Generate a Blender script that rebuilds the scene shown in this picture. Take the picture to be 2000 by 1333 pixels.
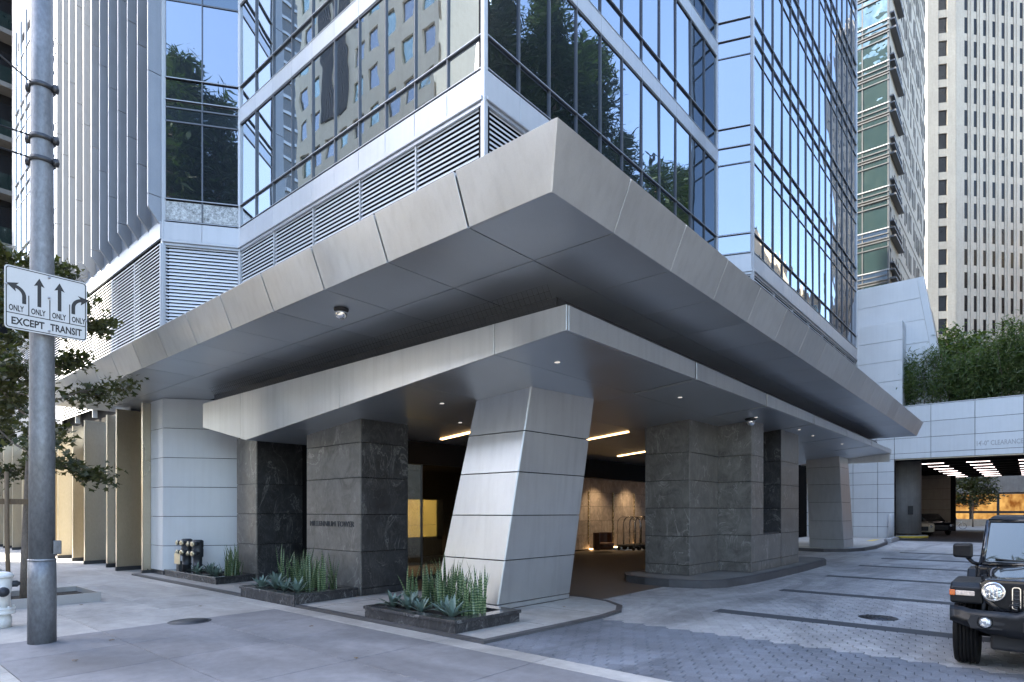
import bpy, math, random
from mathutils import Vector, Matrix
random.seed(11)
for o in list(bpy.data.objects): bpy.data.objects.remove(o)
S = bpy.context.scene
COL = S.collection
R = math.radians
# ---------------------------------------------------------------- camera, sky, sun
cam_d = bpy.data.cameras.new('camera'); cam = bpy.data.objects.new('camera', cam_d); COL.objects.link(cam)
CAMZ = 1.9
cam.location = (0, 0, CAMZ); cam.rotation_euler = (R(90), 0, R(-49.36))
cam_d.sensor_width = 36; cam_d.lens = 1179/2000*36; cam_d.shift_y = 0.1667
cam_d.clip_start = 0.1; cam_d.clip_end = 3000
S.camera = cam
SUN_EL, SUN_AZ = 40.0, -33.5           # azimuth clockwise from +Y
W = bpy.data.worlds.new('World'); S.world = W; W.use_nodes = True
nt = W.node_tree; nt.nodes.clear()
sky = nt.nodes.new('ShaderNodeTexSky'); sky.sky_type = 'NISHITA'; sky.sun_disc = False
sky.sun_elevation = R(SUN_EL); sky.sun_rotation = R(SUN_AZ); sky.air_density = 1.0; sky.dust_density = 1.3; sky.ozone_density = 0.6
bg = nt.nodes.new('ShaderNodeBackground'); bg.inputs['Strength'].default_value = 0.13
wo = nt.nodes.new('ShaderNodeOutputWorld')
nt.links.new(sky.outputs[0], bg.inputs[0]); nt.links.new(bg.outputs[0], wo.inputs[0])
sd = bpy.data.lights.new('sun', 'SUN'); so = bpy.data.objects.new('sun', sd); COL.objects.link(so)
sd.energy = 4.2; sd.angle = R(0.5); sd.color = (1.0, 0.90, 0.72)
sdir = Vector((math.sin(R(SUN_AZ))*math.cos(R(SUN_EL)), math.cos(R(SUN_AZ))*math.cos(R(SUN_EL)), math.sin(R(SUN_EL))))
so.rotation_euler = (-sdir).to_track_quat('-Z', 'Y').to_euler(); so.location = (0, 0, 120)
S.view_settings.view_transform = 'Standard'; S.view_settings.look = 'None'
S.view_settings.gamma = 1; S.view_settings.use_curve_mapping = False
S.view_settings.exposure = 3.1

# ---------------------------------------------------------------- materials
def newmat(name):
    m = bpy.data.materials.new(name); m.use_nodes = True
    t = m.node_tree; t.nodes.clear()
    out = t.nodes.new('ShaderNodeOutputMaterial')
    return m, t, out
def N(t, typ, **kw):
    n = t.nodes.new(typ)
    for k, v in kw.items():
        if k in n.inputs: n.inputs[k].default_value = v
        else: setattr(n, k, v)
    return n
def L(t, a, b): t.links.new(a, b)
def rgba(c): return (c[0], c[1], c[2], 1)
def coords(t, world=True):
    if world:
        g = N(t, 'ShaderNodeNewGeometry'); return g.outputs['Position']
    g = N(t, 'ShaderNodeTexCoord'); return g.outputs['Object']
def noise(t, co, scale, detail=4, rough=.55, stretch=None, dist=0):
    if stretch:
        mp = N(t, 'ShaderNodeMapping'); mp.inputs['Scale'].default_value = stretch
        L(t, co, mp.inputs[0]); co = mp.outputs[0]
    n = N(t, 'ShaderNodeTexNoise'); n.inputs['Scale'].default_value = scale; n.inputs['Detail'].default_value = detail
    n.inputs['Roughness'].default_value = rough; n.inputs['Distortion'].default_value = dist
    L(t, co, n.inputs['Vector']); return n.outputs['Fac']
def ramp(t, f, stops):
    r = N(t, 'ShaderNodeValToRGB'); e = r.color_ramp.elements
    while len(e) < len(stops): e.new(.5)
    for k, (p, c) in enumerate(stops):
        e[k].position = p; e[k].color = rgba(c) if hasattr(c, '__len__') else (c, c, c, 1)
    L(t, f, r.inputs[0]); return r.outputs[0]
def mixc(t, a, b, f, mode='MIX'):
    m = N(t, 'ShaderNodeMix'); m.data_type = 'RGBA'; m.blend_type = mode
    for sock, v in ((m.inputs[0], f), (m.inputs[6], a), (m.inputs[7], b)):
        if hasattr(v, 'links') or hasattr(v, 'is_linked'): L(t, v, sock)
        elif isinstance(v, (int, float)): sock.default_value = v
        else: sock.default_value = rgba(v)
    return m.outputs[2]
def mat(name, col, rough=.5, metal=0.0, n1=(3, .25), n2=(40, .1), rand=.08, bump=(60, .05), spec=.5, stretch=None, coat=0, world=True, streak=0, emit=None, isl=0, spots=False):
    m, t, out = newmat(name)
    p = N(t, 'ShaderNodeBsdfPrincipled'); L(t, p.outputs[0], out.inputs[0])
    co = coords(t, world)
    c = tuple(col)
    a = noise(t, co, n1[0], 5, .6, stretch)
    k = ramp(t, a, [(.25, 1-n1[1]), (.75, 1+n1[1]*.6)])
    cc = mixc(t, c, k, 1, 'MULTIPLY')
    b = noise(t, co, n2[0], 3, .6, stretch)
    cc = mixc(t, cc, ramp(t, b, [(.3, 1-n2[1]), (.7, 1+n2[1]*.6)]), 1, 'MULTIPLY')
    if streak:
        s = noise(t, co, 1.0, 4, .6, (7, 7, .35))
        cc = mixc(t, cc, ramp(t, s, [(.45, 1), (.8, 1-streak)]), 1, 'MULTIPLY')
    if spots:
        vo = N(t, 'ShaderNodeTexVoronoi', Scale=1.6); L(t, co, vo.inputs['Vector'])
        cc = mixc(t, cc, ramp(t, vo.outputs['Distance'], [(.03, .5), (.07, 1)]), 1, 'MULTIPLY')
        cc = mixc(t, cc, ramp(t, noise(t, co, .35, 6, .7, (.5, 2.2, 1), 1.0), [(.38, .72), (.56, 1.06)]), 1, 'MULTIPLY')
    if isl:
        gi = N(t, 'ShaderNodeNewGeometry')
        cc = mixc(t, cc, ramp(t, gi.outputs['Random Per Island'], [(0, 1-isl), (1, 1+isl)]), 1, 'MULTIPLY')
    if rand:
        oi = N(t, 'ShaderNodeObjectInfo')
        cc = mixc(t, cc, ramp(t, oi.outputs['Random'], [(0, 1-rand), (1, 1+rand*.7)]), 1, 'MULTIPLY')
    L(t, cc, p.inputs['Base Color'])
    rr = ramp(t, a, [(.2, max(0, rough-.06)), (.8, min(1, rough+.08))]); L(t, rr, p.inputs['Roughness'])
    p.inputs['Metallic'].default_value = metal; p.inputs['Specular IOR Level'].default_value = spec
    p.inputs['Coat Weight'].default_value = coat
    if bump:
        bn = N(t, 'ShaderNodeBump', Strength=bump[1], Distance=.02)
        L(t, noise(t, co, bump[0], 3, .6, stretch), bn.inputs['Height']); L(t, bn.outputs[0], p.inputs['Normal'])
    if emit:
        p.inputs['Emission Color'].default_value = rgba(emit[0]); p.inputs['Emission Strength'].default_value = emit[1]
    return m
def glassmat(name, tint=(.62, .74, .90), dark=(.012, .018, .024), refl=.62, wav=.012, scale=.55):
    m, t, out = newmat(name)
    p = N(t, 'ShaderNodeBsdfPrincipled'); p.inputs['Base Color'].default_value = rgba(dark); p.inputs['Roughness'].default_value = .25
    g = N(t, 'ShaderNodeBsdfGlossy', Roughness=.012); g.inputs['Color'].default_value = rgba(tint)
    lw = N(t, 'ShaderNodeLayerWeight', Blend=.35)
    f = ramp(t, lw.outputs['Facing'], [(0, refl), (1, 1)])
    co = coords(t)
    bn = N(t, 'ShaderNodeBump', Strength=1.0, Distance=wav)
    L(t, noise(t, co, scale, 2, .4), bn.inputs['Height']); L(t, bn.outputs[0], g.inputs['Normal'])
    mx = N(t, 'ShaderNodeMixShader'); L(t, f, mx.inputs[0]); L(t, p.outputs[0], mx.inputs[1]); L(t, g.outputs[0], mx.inputs[2])
    L(t, mx.outputs[0], out.inputs[0]); return m
def clearglass(name, tint=(.9, .95, .95), refl=.12):
    m, t, out = newmat(name)
    tr = N(t, 'ShaderNodeBsdfTransparent'); tr.inputs['Color'].default_value = rgba(tint)
    g = N(t, 'ShaderNodeBsdfGlossy', Roughness=.02)
    lw = N(t, 'ShaderNodeLayerWeight', Blend=.4); f = ramp(t, lw.outputs['Facing'], [(0, refl), (1, .9)])
    mx = N(t, 'ShaderNodeMixShader'); L(t, f, mx.inputs[0]); L(t, tr.outputs[0], mx.inputs[1]); L(t, g.outputs[0], mx.inputs[2])
    L(t, mx.outputs[0], out.inputs[0]); return m
def emitmat(name, col, s):
    m, t, out = newmat(name); e = N(t, 'ShaderNodeEmission', Strength=s); e.inputs['Color'].default_value = rgba(col)
    L(t, e.outputs[0], out.inputs[0]); return m
def stonemat(name, base, vein, rough=.33):
    m, t, out = newmat(name)
    p = N(t, 'ShaderNodeBsdfPrincipled'); L(t, p.outputs[0], out.inputs[0])
    co = coords(t)
    oi = N(t, 'ShaderNodeObjectInfo')
    ad = N(t, 'ShaderNodeVectorMath', operation='MULTIPLY_ADD')
    cx = N(t, 'ShaderNodeCombineXYZ')
    for k in range(3): L(t, oi.outputs['Random'], cx.inputs[k])
    L(t, cx.outputs[0], ad.inputs[0]); ad.inputs[1].default_value = (37, 53, 71); L(t, co, ad.inputs[2])
    c2 = ad.outputs[0]
    def veins(scale, dist, w, stretch=None):
        f = noise(t, c2, scale, 5, .62, stretch, dist)
        s = N(t, 'ShaderNodeMath', operation='SUBTRACT'); L(t, f, s.inputs[0]); s.inputs[1].default_value = .5
        ab = N(t, 'ShaderNodeMath', operation='ABSOLUTE'); L(t, s.outputs[0], ab.inputs[0])
        return ramp(t, ab.outputs[0], [(0, 1), (w, 0)])
    cl = noise(t, c2, 2.2, 6, .65, None, 1.2)
    cc = mixc(t, tuple(v*.62 for v in base), tuple(v*1.5 for v in base), ramp(t, cl, [(.3, 0), (.75, 1)]))
    v1 = veins(1.3, 1.3, .016, (1, 1, .55)); v2 = veins(5.0, 1.0, .03, (1, 1, .5)); gate = ramp(t, noise(t, c2, 1.1, 3), [(.42, 0), (.56, 1)])
    v1 = mixc(t, (0, 0, 0), v1, gate)
    cc = mixc(t, cc, vein, mixc(t, (0, 0, 0), v1, .6))
    cc = mixc(t, cc, tuple(v*.55 for v in vein), mixc(t, (0, 0, 0), v2, .32))
    L(t, cc, p.inputs['Base Color'])
    L(t, ramp(t, cl, [(.2, rough-.05), (.8, rough+.14)]), p.inputs['Roughness'])
    bn = N(t, 'ShaderNodeBump', Strength=.12, Distance=.01); L(t, noise(t, c2, 45, 4), bn.inputs['Height']); L(t, bn.outputs[0], p.inputs['Normal'])
    return m
def slabmat(name, col, rough=.8):
    m, t, out = newmat(name)
    p = N(t, 'ShaderNodeBsdfPrincipled'); L(t, p.outputs[0], out.inputs[0])
    co = coords(t)
    a = noise(t, co, .9, 6, .65, (1, .45, 1), .6); b = noise(t, co, 5, 6, .7); c = noise(t, co, 160, 2, .7)
    cc = mixc(t, tuple(col), ramp(t, a, [(.28, .62), (.68, 1.2)]), 1, 'MULTIPLY')
    cc = mixc(t, cc, ramp(t, b, [(.3, .84), (.7, 1.10)]), 1, 'MULTIPLY')
    cc = mixc(t, cc, ramp(t, c, [(.3, .88), (.7, 1.08)]), 1, 'MULTIPLY')
    sp = N(t, 'ShaderNodeTexVoronoi', Scale=2.3); L(t, co, sp.inputs['Vector'])
    cc = mixc(t, cc, ramp(t, sp.outputs['Distance'], [(.018, .55), (.035, 1)]), 1, 'MULTIPLY')
    oi = N(t, 'ShaderNodeObjectInfo'); cc = mixc(t, cc, ramp(t, oi.outputs['Random'], [(0, .88), (1, 1.08)]), 1, 'MULTIPLY')
    L(t, cc, p.inputs['Base Color']); L(t, ramp(t, a, [(.2, rough-.22), (.7, rough)]), p.inputs['Roughness'])
    bn = N(t, 'ShaderNodeBump', Strength=.2, Distance=.01); L(t, noise(t, co, 90, 4, .7), bn.inputs['Height']); L(t, bn.outputs[0], p.inputs['Normal'])
    return m
def leafmat(name, c1, c2, trans=.35):
    m, t, out = newmat(name)
    g = N(t, 'ShaderNodeNewGeometry')
    cc = mixc(t, tuple(c1), tuple(c2), g.outputs['Random Per Island'])
    p = N(t, 'ShaderNodeBsdfPrincipled', Roughness=.5); L(t, cc, p.inputs['Base Color'])
    tl = N(t, 'ShaderNodeBsdfTranslucent'); L(t, mixc(t, cc, (1.2, 1.5, .5), 1, 'MULTIPLY'), tl.inputs['Color'])
    mx = N(t, 'ShaderNodeMixShader', Fac=trans); L(t, p.outputs[0], mx.inputs[1]); L(t, tl.outputs[0], mx.inputs[2]); L(t, mx.outputs[0], out.inputs[0])
    return m
M = {}
M['alu'] = mat('satin_aluminium', (.60, .615, .63), .40, .85, (1.3, .07), (70, .04), .09, None, streak=.12)
M['soffit'] = mat('soffit_aluminium', (.565, .60, .645), .36, .85, (.9, .08), (60, .03), .06, None)
M['white_panel'] = mat('pale_metal_panel', (.56, .585, .61), .48, .25, (1.1, .06), (90, .04), .05, (180, .02), streak=.06)
M['champagne'] = mat('champagne_metal', (.47, .42, .33), .30, .8, (.8, .15), (30, .06), .08, (120, .02), stretch=(1, 1, .4))  # warm light from the sunlit street put into the metal's base colour
M['tower_white'] = mat('tower_white_metal', (.42, .43, .445), .4, .3, (1, .06), (50, .04), .04, (120, .01), streak=.08)
M['mullion'] = mat('mullion_metal', (.36, .37, .39), .4, .6, (2, .1), (50, .05), .04, (90, .01))
M['mullion_dark'] = mat('mullion_dark', (.10, .105, .115), .4, .4, (2, .1), (50, .05), .04, (90, .01))
M['slat'] = mat('louvre_white', (.62, .63, .645), .42, .15, (1, .05), (50, .03), .05, None)
M['fin'] = mat('fin_metal', (.27, .28, .30), .42, .5, (1.2, .1), (40, .05), .05, (90, .015), streak=.1)
M['glass'] = glassmat('curtain_glass', (.37, .395, .44))
M['glass_dim'] = glassmat('curtain_glass_deep', (.22, .26, .30), (.01, .018, .022), .42, .02)
M['glass_wavy'] = glassmat('curtain_glass_wavy', (.66, .70, .72), (.012, .02, .022), .66, .006, .5)
M['frit'] = mat('fritted_glass', (.42, .43, .42), .3, .2, (9, .7), (30, .5), .05, None, world=True)
M['black'] = mat('black_backing', (.008, .008, .009), .7, 0, (2, .2), (30, .1), 0, None, spec=.12)
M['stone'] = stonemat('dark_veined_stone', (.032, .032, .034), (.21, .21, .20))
M['stone_warm'] = stonemat('grey_veined_stone', (.118, .113, .105), (.36, .35, .33), .34)  # lit copy of the dark stone: street light on its gloss put into the colour
M['granite'] = stonemat('black_granite', (.030, .030, .032), (.22, .22, .22), .16)
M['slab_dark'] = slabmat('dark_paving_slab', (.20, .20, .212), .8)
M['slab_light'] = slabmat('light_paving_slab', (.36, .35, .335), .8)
M['kerb'] = slabmat('granite_kerb', (.36, .35, .33), .8)
M['island'] = slabmat('island_concrete', (.20, .195, .185), .85)
M['kerb_dark'] = slabmat('dark_kerb', (.07, .07, .075), .7)
M['road'] = mat('worn_road_concrete', (.19, .185, .175), .85, 0, (1, .2), (120, .2), 0, (200, .2))  # street colour paled so it bounces sunlight onto the canopy
M['asphalt'] = mat('asphalt', (.055, .055, .058), .85, 0, (1, .25), (120, .35), 0, (200, .3))
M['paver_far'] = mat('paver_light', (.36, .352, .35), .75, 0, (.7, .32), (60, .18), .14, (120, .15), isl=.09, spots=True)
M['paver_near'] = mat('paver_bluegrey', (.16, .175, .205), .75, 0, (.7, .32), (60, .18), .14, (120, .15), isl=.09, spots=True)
M['band'] = mat('dark_paver_band', (.055, .058, .065), .7, 0, (1.0, .25), (80, .2), .1, (120, .15))
M['joint'] = mat('joint_sand', (.07, .07, .07), .95, 0, (3, .3), (90, .3), 0, None)
M['inner_floor'] = mat('brown_drive_floor', (.105, .085, .07), .6, 0, (1.2, .3), (60, .25), 0, (100, .2))  # porch shade put into the colour: unlit pavers turned dark brown
M['concrete'] = mat('pale_concrete', (.36, .325, .275), .8, 0, (.25, .12), (3, .08), .04, None, streak=.14)
M['concrete_dark'] = mat('grey_concrete', (.22, .21, .20), .85, 0, (.4, .2), (3, .1), .05, None, streak=.2)
M['cream'] = mat('cream_stone', (.66, .575, .45), .75, 0, (.2, .1), (2, .06), .05, None, streak=.08)
M['red'] = mat('red_brick_band', (.42, .17, .12), .8, 0, (.5, .2), (6, .1), .05, None)
M['win_dark'] = glassmat('dark_window', (.30, .33, .38), (.010, .010, .012), .10, .01)
M['win_slot'] = mat('window_slot_glass', (.012, .012, .014), .3, 0, (1, .3), (9, .1), .4, None, spec=.15)
M['win_green'] = glassmat('green_window', (.27, .35, .34), (.012, .03, .03), .42, .16, .9)
M['win_blue'] = glassmat('blue_window', (.45, .62, .85), (.01, .02, .04), .5, .02)
M['galv'] = mat('galvanised_steel', (.20, .21, .225), .5, .45, (2.2, .35), (26, .22), 0, (60, .10), stretch=(1, 1, .5))
M['steel_dark'] = mat('dark_steel', (.06, .062, .068), .45, .7, (3, .2), (40, .1), .05, (60, .05))
M['sign_white'] = mat('sign_white', (.52, .53, .54), .45, 0, (2, .06), (60, .03), 0, None)
M['sign_black'] = mat('sign_black', (.012, .012, .014), .5, 0, (2, .1), (60, .03), 0, None)
M['hydrant'] = mat('hydrant_white', (.74, .74, .72), .45, 0, (9, .10), (60, .06), 0, (50, .08))
M['brass'] = mat('polished_brass', (.72, .58, .32), .25, 1, (9, .1), (60, .05), .05, None)
M['cap_brass'] = mat('pale_brass_caps', (.62, .56, .42), .35, 1, (9, .1), (60, .05), .05, None)
M['chrome'] = mat('chrome', (.78, .78, .78), .12, 1, (9, .05), (60, .03), .02, None)
M['pipe'] = mat('cast_iron', (.05, .055, .065), .5, .4, (9, .2), (60, .1), .05, (60, .1))
M['soil'] = mat('dark_soil', (.022, .018, .015), .95, 0, (12, .4), (80, .5), 0, (60, .8))
M['bark'] = mat('tree_bark', (.16, .13, .105), .85, 0, (6, .3), (40, .3), .05, (30, .4), stretch=(1, 1, .3))
M['wood'] = mat('weathered_stake', (.17, .12, .075), .8, 0, (5, .25), (40, .2), .08, (40, .2), stretch=(1, 1, .2))
M['leaf'] = leafmat('maple_leaf', (.030, .040, .013), (.085, .080, .030), .28)
M['leaf_dark'] = leafmat('conifer_leaf', (.018, .036, .018), (.035, .058, .024), .2)
M['leaf_bamboo'] = leafmat('bamboo_leaf', (.045, .085, .022), (.12, .145, .05), .35)
M['leaf_bright'] = leafmat('broad_leaf', (.050, .085, .025), (.12, .15, .05), .3)
M['agave'] = mat('agave_blade', (.125, .185, .16), .55, 0, (12, .2), (60, .1), .12, None)
M['warm_strip'] = emitmat('warm_strip', (1.0, .58, .24), 1.6)
M['cool_strip'] = emitmat('garage_strip', (1.0, .80, .78), 1.3)
M['downlight'] = emitmat('downlight', (1.0, .95, .88), .09)
M['panel_lit'] = mat('gold_panel', (.62, .46, .14), .45, .1, (3, .12), (40, .06), 0, None, emit=((1, .68, .20), .07))
M['tile_wall'] = stonemat('lobby_tile', (.30, .25, .21), (.55, .48, .42), .4)
M['lobby_wall'] = mat('lobby_wall', (.20, .155, .115), .7, 0, (1, .1), (40, .08), .1, None)
M['lobby_glass'] = clearglass('lobby_glass', (.62, .64, .62), .16)
def shopmat():
    m, t, out = newmat('lit_shop_interior'); e = N(t, 'ShaderNodeEmission', Strength=.12); co = coords(t)
    cc = mixc(t, (.30, .10, .02), (1.0, .55, .16), ramp(t, noise(t, co, .9, 3, .6, (1, 1, .5)), [(.35, 0), (.62, 1)])); L(t, cc, e.inputs[0]); L(t, e.outputs[0], out.inputs[0]); return m
M['orange_lit'] = shopmat()
M['yellow'] = mat('yellow_paint', (.62, .45, .06), .6, 0, (6, .15), (50, .1), 0, None)
M['leather'] = mat('brown_leather', (.13, .055, .03), .4, 0, (8, .2), (60, .1), 0, (60, .1))
M['skin'] = mat('skin', (.55, .36, .27), .5, 0, (9, .05), (60, .03), 0, None)
M['blue_cloth'] = mat('blue_cloth', (.05, .10, .28), .9, 0, (9, .2), (80, .1), 0, None)
M['dark_cloth'] = mat('dark_cloth', (.03, .03, .035), .9, 0, (9, .2), (80, .1), 0, None)

# snake plant: banded blades with pale margins
def snakemat():
    m, t, out = newmat('snake_plant_blade')
    p = N(t, 'ShaderNodeBsdfPrincipled', Roughness=.4); L(t, p.outputs[0], out.inputs[0])
    co = coords(t); w = N(t, 'ShaderNodeTexWave', Scale=7.0, Distortion=6.0, Detail=3); w.bands_direction = 'Z'; L(t, co, w.inputs['Vector'])
    cc = mixc(t, (.035, .075, .03), (.17, .22, .11), ramp(t, w.outputs['Fac'], [(.45, 0), (.9, 1)]))
    oi = N(t, 'ShaderNodeObjectInfo'); cc = mixc(t, cc, ramp(t, oi.outputs['Random'], [(0, .75), (1, 1.2)]), 1, 'MULTIPLY')
    L(t, cc, p.inputs['Base Color']); return m
M['snake'] = snakemat()

# ---------------------------------------------------------------- building helpers
def wl(o):
    v = Vector((0, 0, 0))
    while o is not None: v += o.location; o = o.parent
    return v
def tag(o, label=None, cat=None, group=None, kind=None):
    if label: o['label'] = label
    if cat: o['category'] = cat
    if group: o['group'] = group
    if kind: o['kind'] = kind
    return o
def thing(name, label, cat, loc=(0, 0, 0), group=None):
    o = bpy.data.objects.new(name, None); COL.objects.link(o); o.location = loc; o.empty_display_size = .2
    return tag(o, label, cat, group)
def link(name, me, parent=None, loc=(0, 0, 0), kind=None):
    o = bpy.data.objects.new(name, me); COL.objects.link(o)
    if parent is not None:
        o.parent = parent; o.location = Vector(loc) - wl(parent)
    else: o.location = loc
    if kind: o['kind'] = kind
    return o
class MB:
    def __init__(s): s.v = []; s.f = []; s.m = []; s.sm = []; s.mats = []
    def mi(s, m):
        if m not in s.mats: s.mats.append(m)
        return s.mats.index(m)
    def add(s, vs, fs, m=None, smooth=False):
        o = len(s.v); s.v += [tuple(v) for v in vs]
        k = s.mi(m) if m else 0
        for f in fs: s.f.append([i+o for i in f]); s.m.append(k); s.sm.append(smooth)
        return s
    def hexa(s, p, m=None):            # p: 4 bottom (ccw), 4 top
        return s.add(p, [(3, 2, 1, 0), (4, 5, 6, 7), (0, 1, 5, 4), (1, 2, 6, 5), (2, 3, 7, 6), (3, 0, 4, 7)], m)
    def box(s, x0, x1, y0, y1, z0, z1, m=None):
        return s.hexa([(x0, y0, z0), (x1, y0, z0), (x1, y1, z0), (x0, y1, z0), (x0, y0, z1), (x1, y0, z1), (x1, y1, z1), (x0, y1, z1)], m)
    def prism(s, poly, z0, z1, m=None):
        n = len(poly)
        vs = [(x, y, z0) for x, y in poly] + [(x, y, z1) for x, y in poly]
        return s.add(vs, [tuple(reversed(range(n))), tuple(range(n, 2*n))] + [(i, (i+1) % n, n+(i+1) % n, n+i) for i in range(n)], m)
    def prism_uv(s, poly, P, u, v, n, t, m=None):   # polygon in the (u,v) plane at P, thickness t along n
        P = Vector(P); u = Vector(u); v = Vector(v); n = Vector(n); k = len(poly)
        vs = [P+u*a+v*b for a, b in poly] + [P+u*a+v*b+n*t for a, b in poly]
        return s.add(vs, [tuple(reversed(range(k))), tuple(range(k, 2*k))] + [(i, (i+1) % k, k+(i+1) % k, k+i) for i in range(k)], m)
    def tube(s, pts, rads, n=8, m=None, cap=True, smooth=True):
        pts = [Vector(p) for p in pts]
        if not hasattr(rads, '__len__'): rads = [rads]*len(pts)
        vs = []; fs = []
        ref = None
        for i, p in enumerate(pts):
            d = (pts[min(i+1, len(pts)-1)] - pts[max(i-1, 0)]).normalized()
            if ref is None:
                ref = Vector((0, 0, 1)) if abs(d.z) < .9 else Vector((1, 0, 0))
            a = d.cross(ref).normalized(); b = a.cross(d).normalized(); ref = b
            for k in range(n):
                an = 2*math.pi*k/n
                vs.append(p + (a*math.cos(an) + b*math.sin(an))*rads[i])
        for i in range(len(pts)-1):
            for k in range(n):
                fs.append((i*n+k, i*n+(k+1) % n, (i+1)*n+(k+1) % n, (i+1)*n+k))
        s.add(vs, fs, m, smooth)
        if cap:
            o = len(s.v) - len(vs)
            s.f.append([o+k for k in reversed(range(n))]); s.m.append(s.mi(m) if m else 0); s.sm.append(False)
            s.f.append([o+(len(pts)-1)*n+k for k in range(n)]); s.m.append(s.mi(m) if m else 0); s.sm.append(False)
        return s
    def lathe(s, prof, c=(0, 0, 0), axis='z', n=24, m=None, smooth=True):   # prof: (r, h)
        vs = []; fs = []
        for r, h in prof:
            for k in range(n):
                a = 2*math.pi*k/n; x, y = r*math.cos(a), r*math.sin(a)
                q = {'z': (x, y, h), 'y': (x, h, y), 'x': (h, x, y)}[axis]
                vs.append((c[0]+q[0], c[1]+q[1], c[2]+q[2]))
        for i in range(len(prof)-1):
            for k in range(n): fs.append((i*n+k, i*n+(k+1) % n, (i+1)*n+(k+1) % n, (i+1)*n+k))
        fs.append(tuple(reversed(range(n)))); fs.append(tuple((len(prof)-1)*n+k for k in range(n)))
        return s.add(vs, fs, m, smooth)
    def build(s, name, m=None, parent=None, kind=None, origin=None, bevel=0, seg=2):
        if origin is None:
            xs = [v[0] for v in s.v]; ys = [v[1] for v in s.v]; zs = [v[2] for v in s.v]
            origin = ((min(xs)+max(xs))/2, (min(ys)+max(ys))/2, min(zs))
        me = bpy.data.meshes.new(name)
        me.from_pydata([(v[0]-origin[0], v[1]-origin[1], v[2]-origin[2]) for v in s.v], [], s.f)
        ms = s.mats or [m]
        for q in ms: me.materials.append(M[q] if isinstance(q, str) else q)
        if s.mats: me.polygons.foreach_set('material_index', s.m)
        me.polygons.foreach_set('use_smooth', s.sm); me.update()
        o = link(name, me, parent, origin, kind)
        if bevel:
            b = o.modifiers.new('bevel', 'BEVEL'); b.width = bevel; b.segments = seg; b.limit_method = 'ANGLE'; b.angle_limit = R(35)
        return o
_cache = {}
def slab_mesh(w, h, t, m, b):
    k = (round(w, 3), round(h, 3), round(t, 3), m, b)
    if k in _cache: return _cache[k]
    x, y = w/2, h/2
    if b:
        vs = [(-x, -y, -t/2), (x, -y, -t/2), (x, y, -t/2), (-x, y, -t/2), (-x, -y, t/2-b), (x, -y, t/2-b), (x, y, t/2-b), (-x, y, t/2-b),
              (-x+b, -y+b, t/2), (x-b, -y+b, t/2), (x-b, y-b, t/2), (-x+b, y-b, t/2)]
        fs = [(3, 2, 1, 0)] + [(i, (i+1) % 4, 4+(i+1) % 4, 4+i) for i in range(4)] + [(4+i, 4+(i+1) % 4, 8+(i+1) % 4, 8+i) for i in range(4)] + [(8, 9, 10, 11)]
    else:
        vs = [(-x, -y, -t/2), (x, -y, -t/2), (x, y, -t/2), (-x, y, -t/2), (-x, -y, t/2), (x, -y, t/2), (x, y, t/2), (-x, y, t/2)]
        fs = [(3, 2, 1, 0), (4, 5, 6, 7)] + [(i, (i+1) % 4, 4+(i+1) % 4, 4+i) for i in range(4)]
    me = bpy.data.meshes.new(m); me.from_pydata(vs, [], fs); me.materials.append(M[m]); me.update()
    _cache[k] = me; return me
X, Y, Z = Vector((1, 0, 0)), Vector((0, 1, 0)), Vector((0, 0, 1))
def spec(P, u, v, n, w, h, t, m, b=0): return (Vector(P), Vector(u), Vector(v), Vector(n), w, h, t, m, b)
def piece(parent, name, P, u, v, n, w, h, t, m, b=0, jit=0):
    P = Vector(P); u = Vector(u); v = Vector(v); n = Vector(n)
    if u.cross(v).dot(n) < 0: P = P + u*w; u = -u
    o = bpy.data.objects.new(name, slab_mesh(w, h, t, m, b)); COL.objects.link(o)
    o.parent = parent
    o.location = P + u*(w/2) + v*(h/2) + n*(t/2) - (wl(parent) if parent else Vector())
    mt = Matrix((u, v, n)).transposed()
    if jit: mt = mt @ Matrix.Rotation(random.gauss(0, jit), 3, 'X') @ Matrix.Rotation(random.gauss(0, jit), 3, 'Y')
    o.rotation_euler = mt.to_euler()
    return o
CF = Vector((.7588, .6513, 0))
def pieces(parent, name, specs, limit=290, jit=0):
    def size(s):
        c = s[0] + s[1]*(s[4]/2) + s[2]*(s[5]/2); d = max((c-Vector((0, 0, CAMZ))).dot(CF), .5)
        side = c.dot(Vector((.6513, -.7588, 0)))/d
        pen = 1 if abs(side) < .95 and (c.z-CAMZ)/d < .95 else .001
        vw = abs((c-Vector((0, 0, CAMZ))).normalized().dot(s[3])) + .1
        return -s[4]*s[5]*vw*pen/d/d
    specs = sorted(specs, key=size) if len(specs) > limit else specs
    out = [piece(parent, name, *s, jit=jit) for s in specs[:limit]]
    if len(specs) > limit:
        mb = MB()
        for P, u, v, n, w, h, t, m, b in specs[limit:]:
            if u.cross(v).dot(n) < 0: P = P + u*w; u = -u
            q = [P, P+u*w, P+u*w+v*h, P+v*h]
            mb.hexa(q + [p+n*t for p in q], m)
        mb.build(name, None, parent, 'stuff')
    return out
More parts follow.
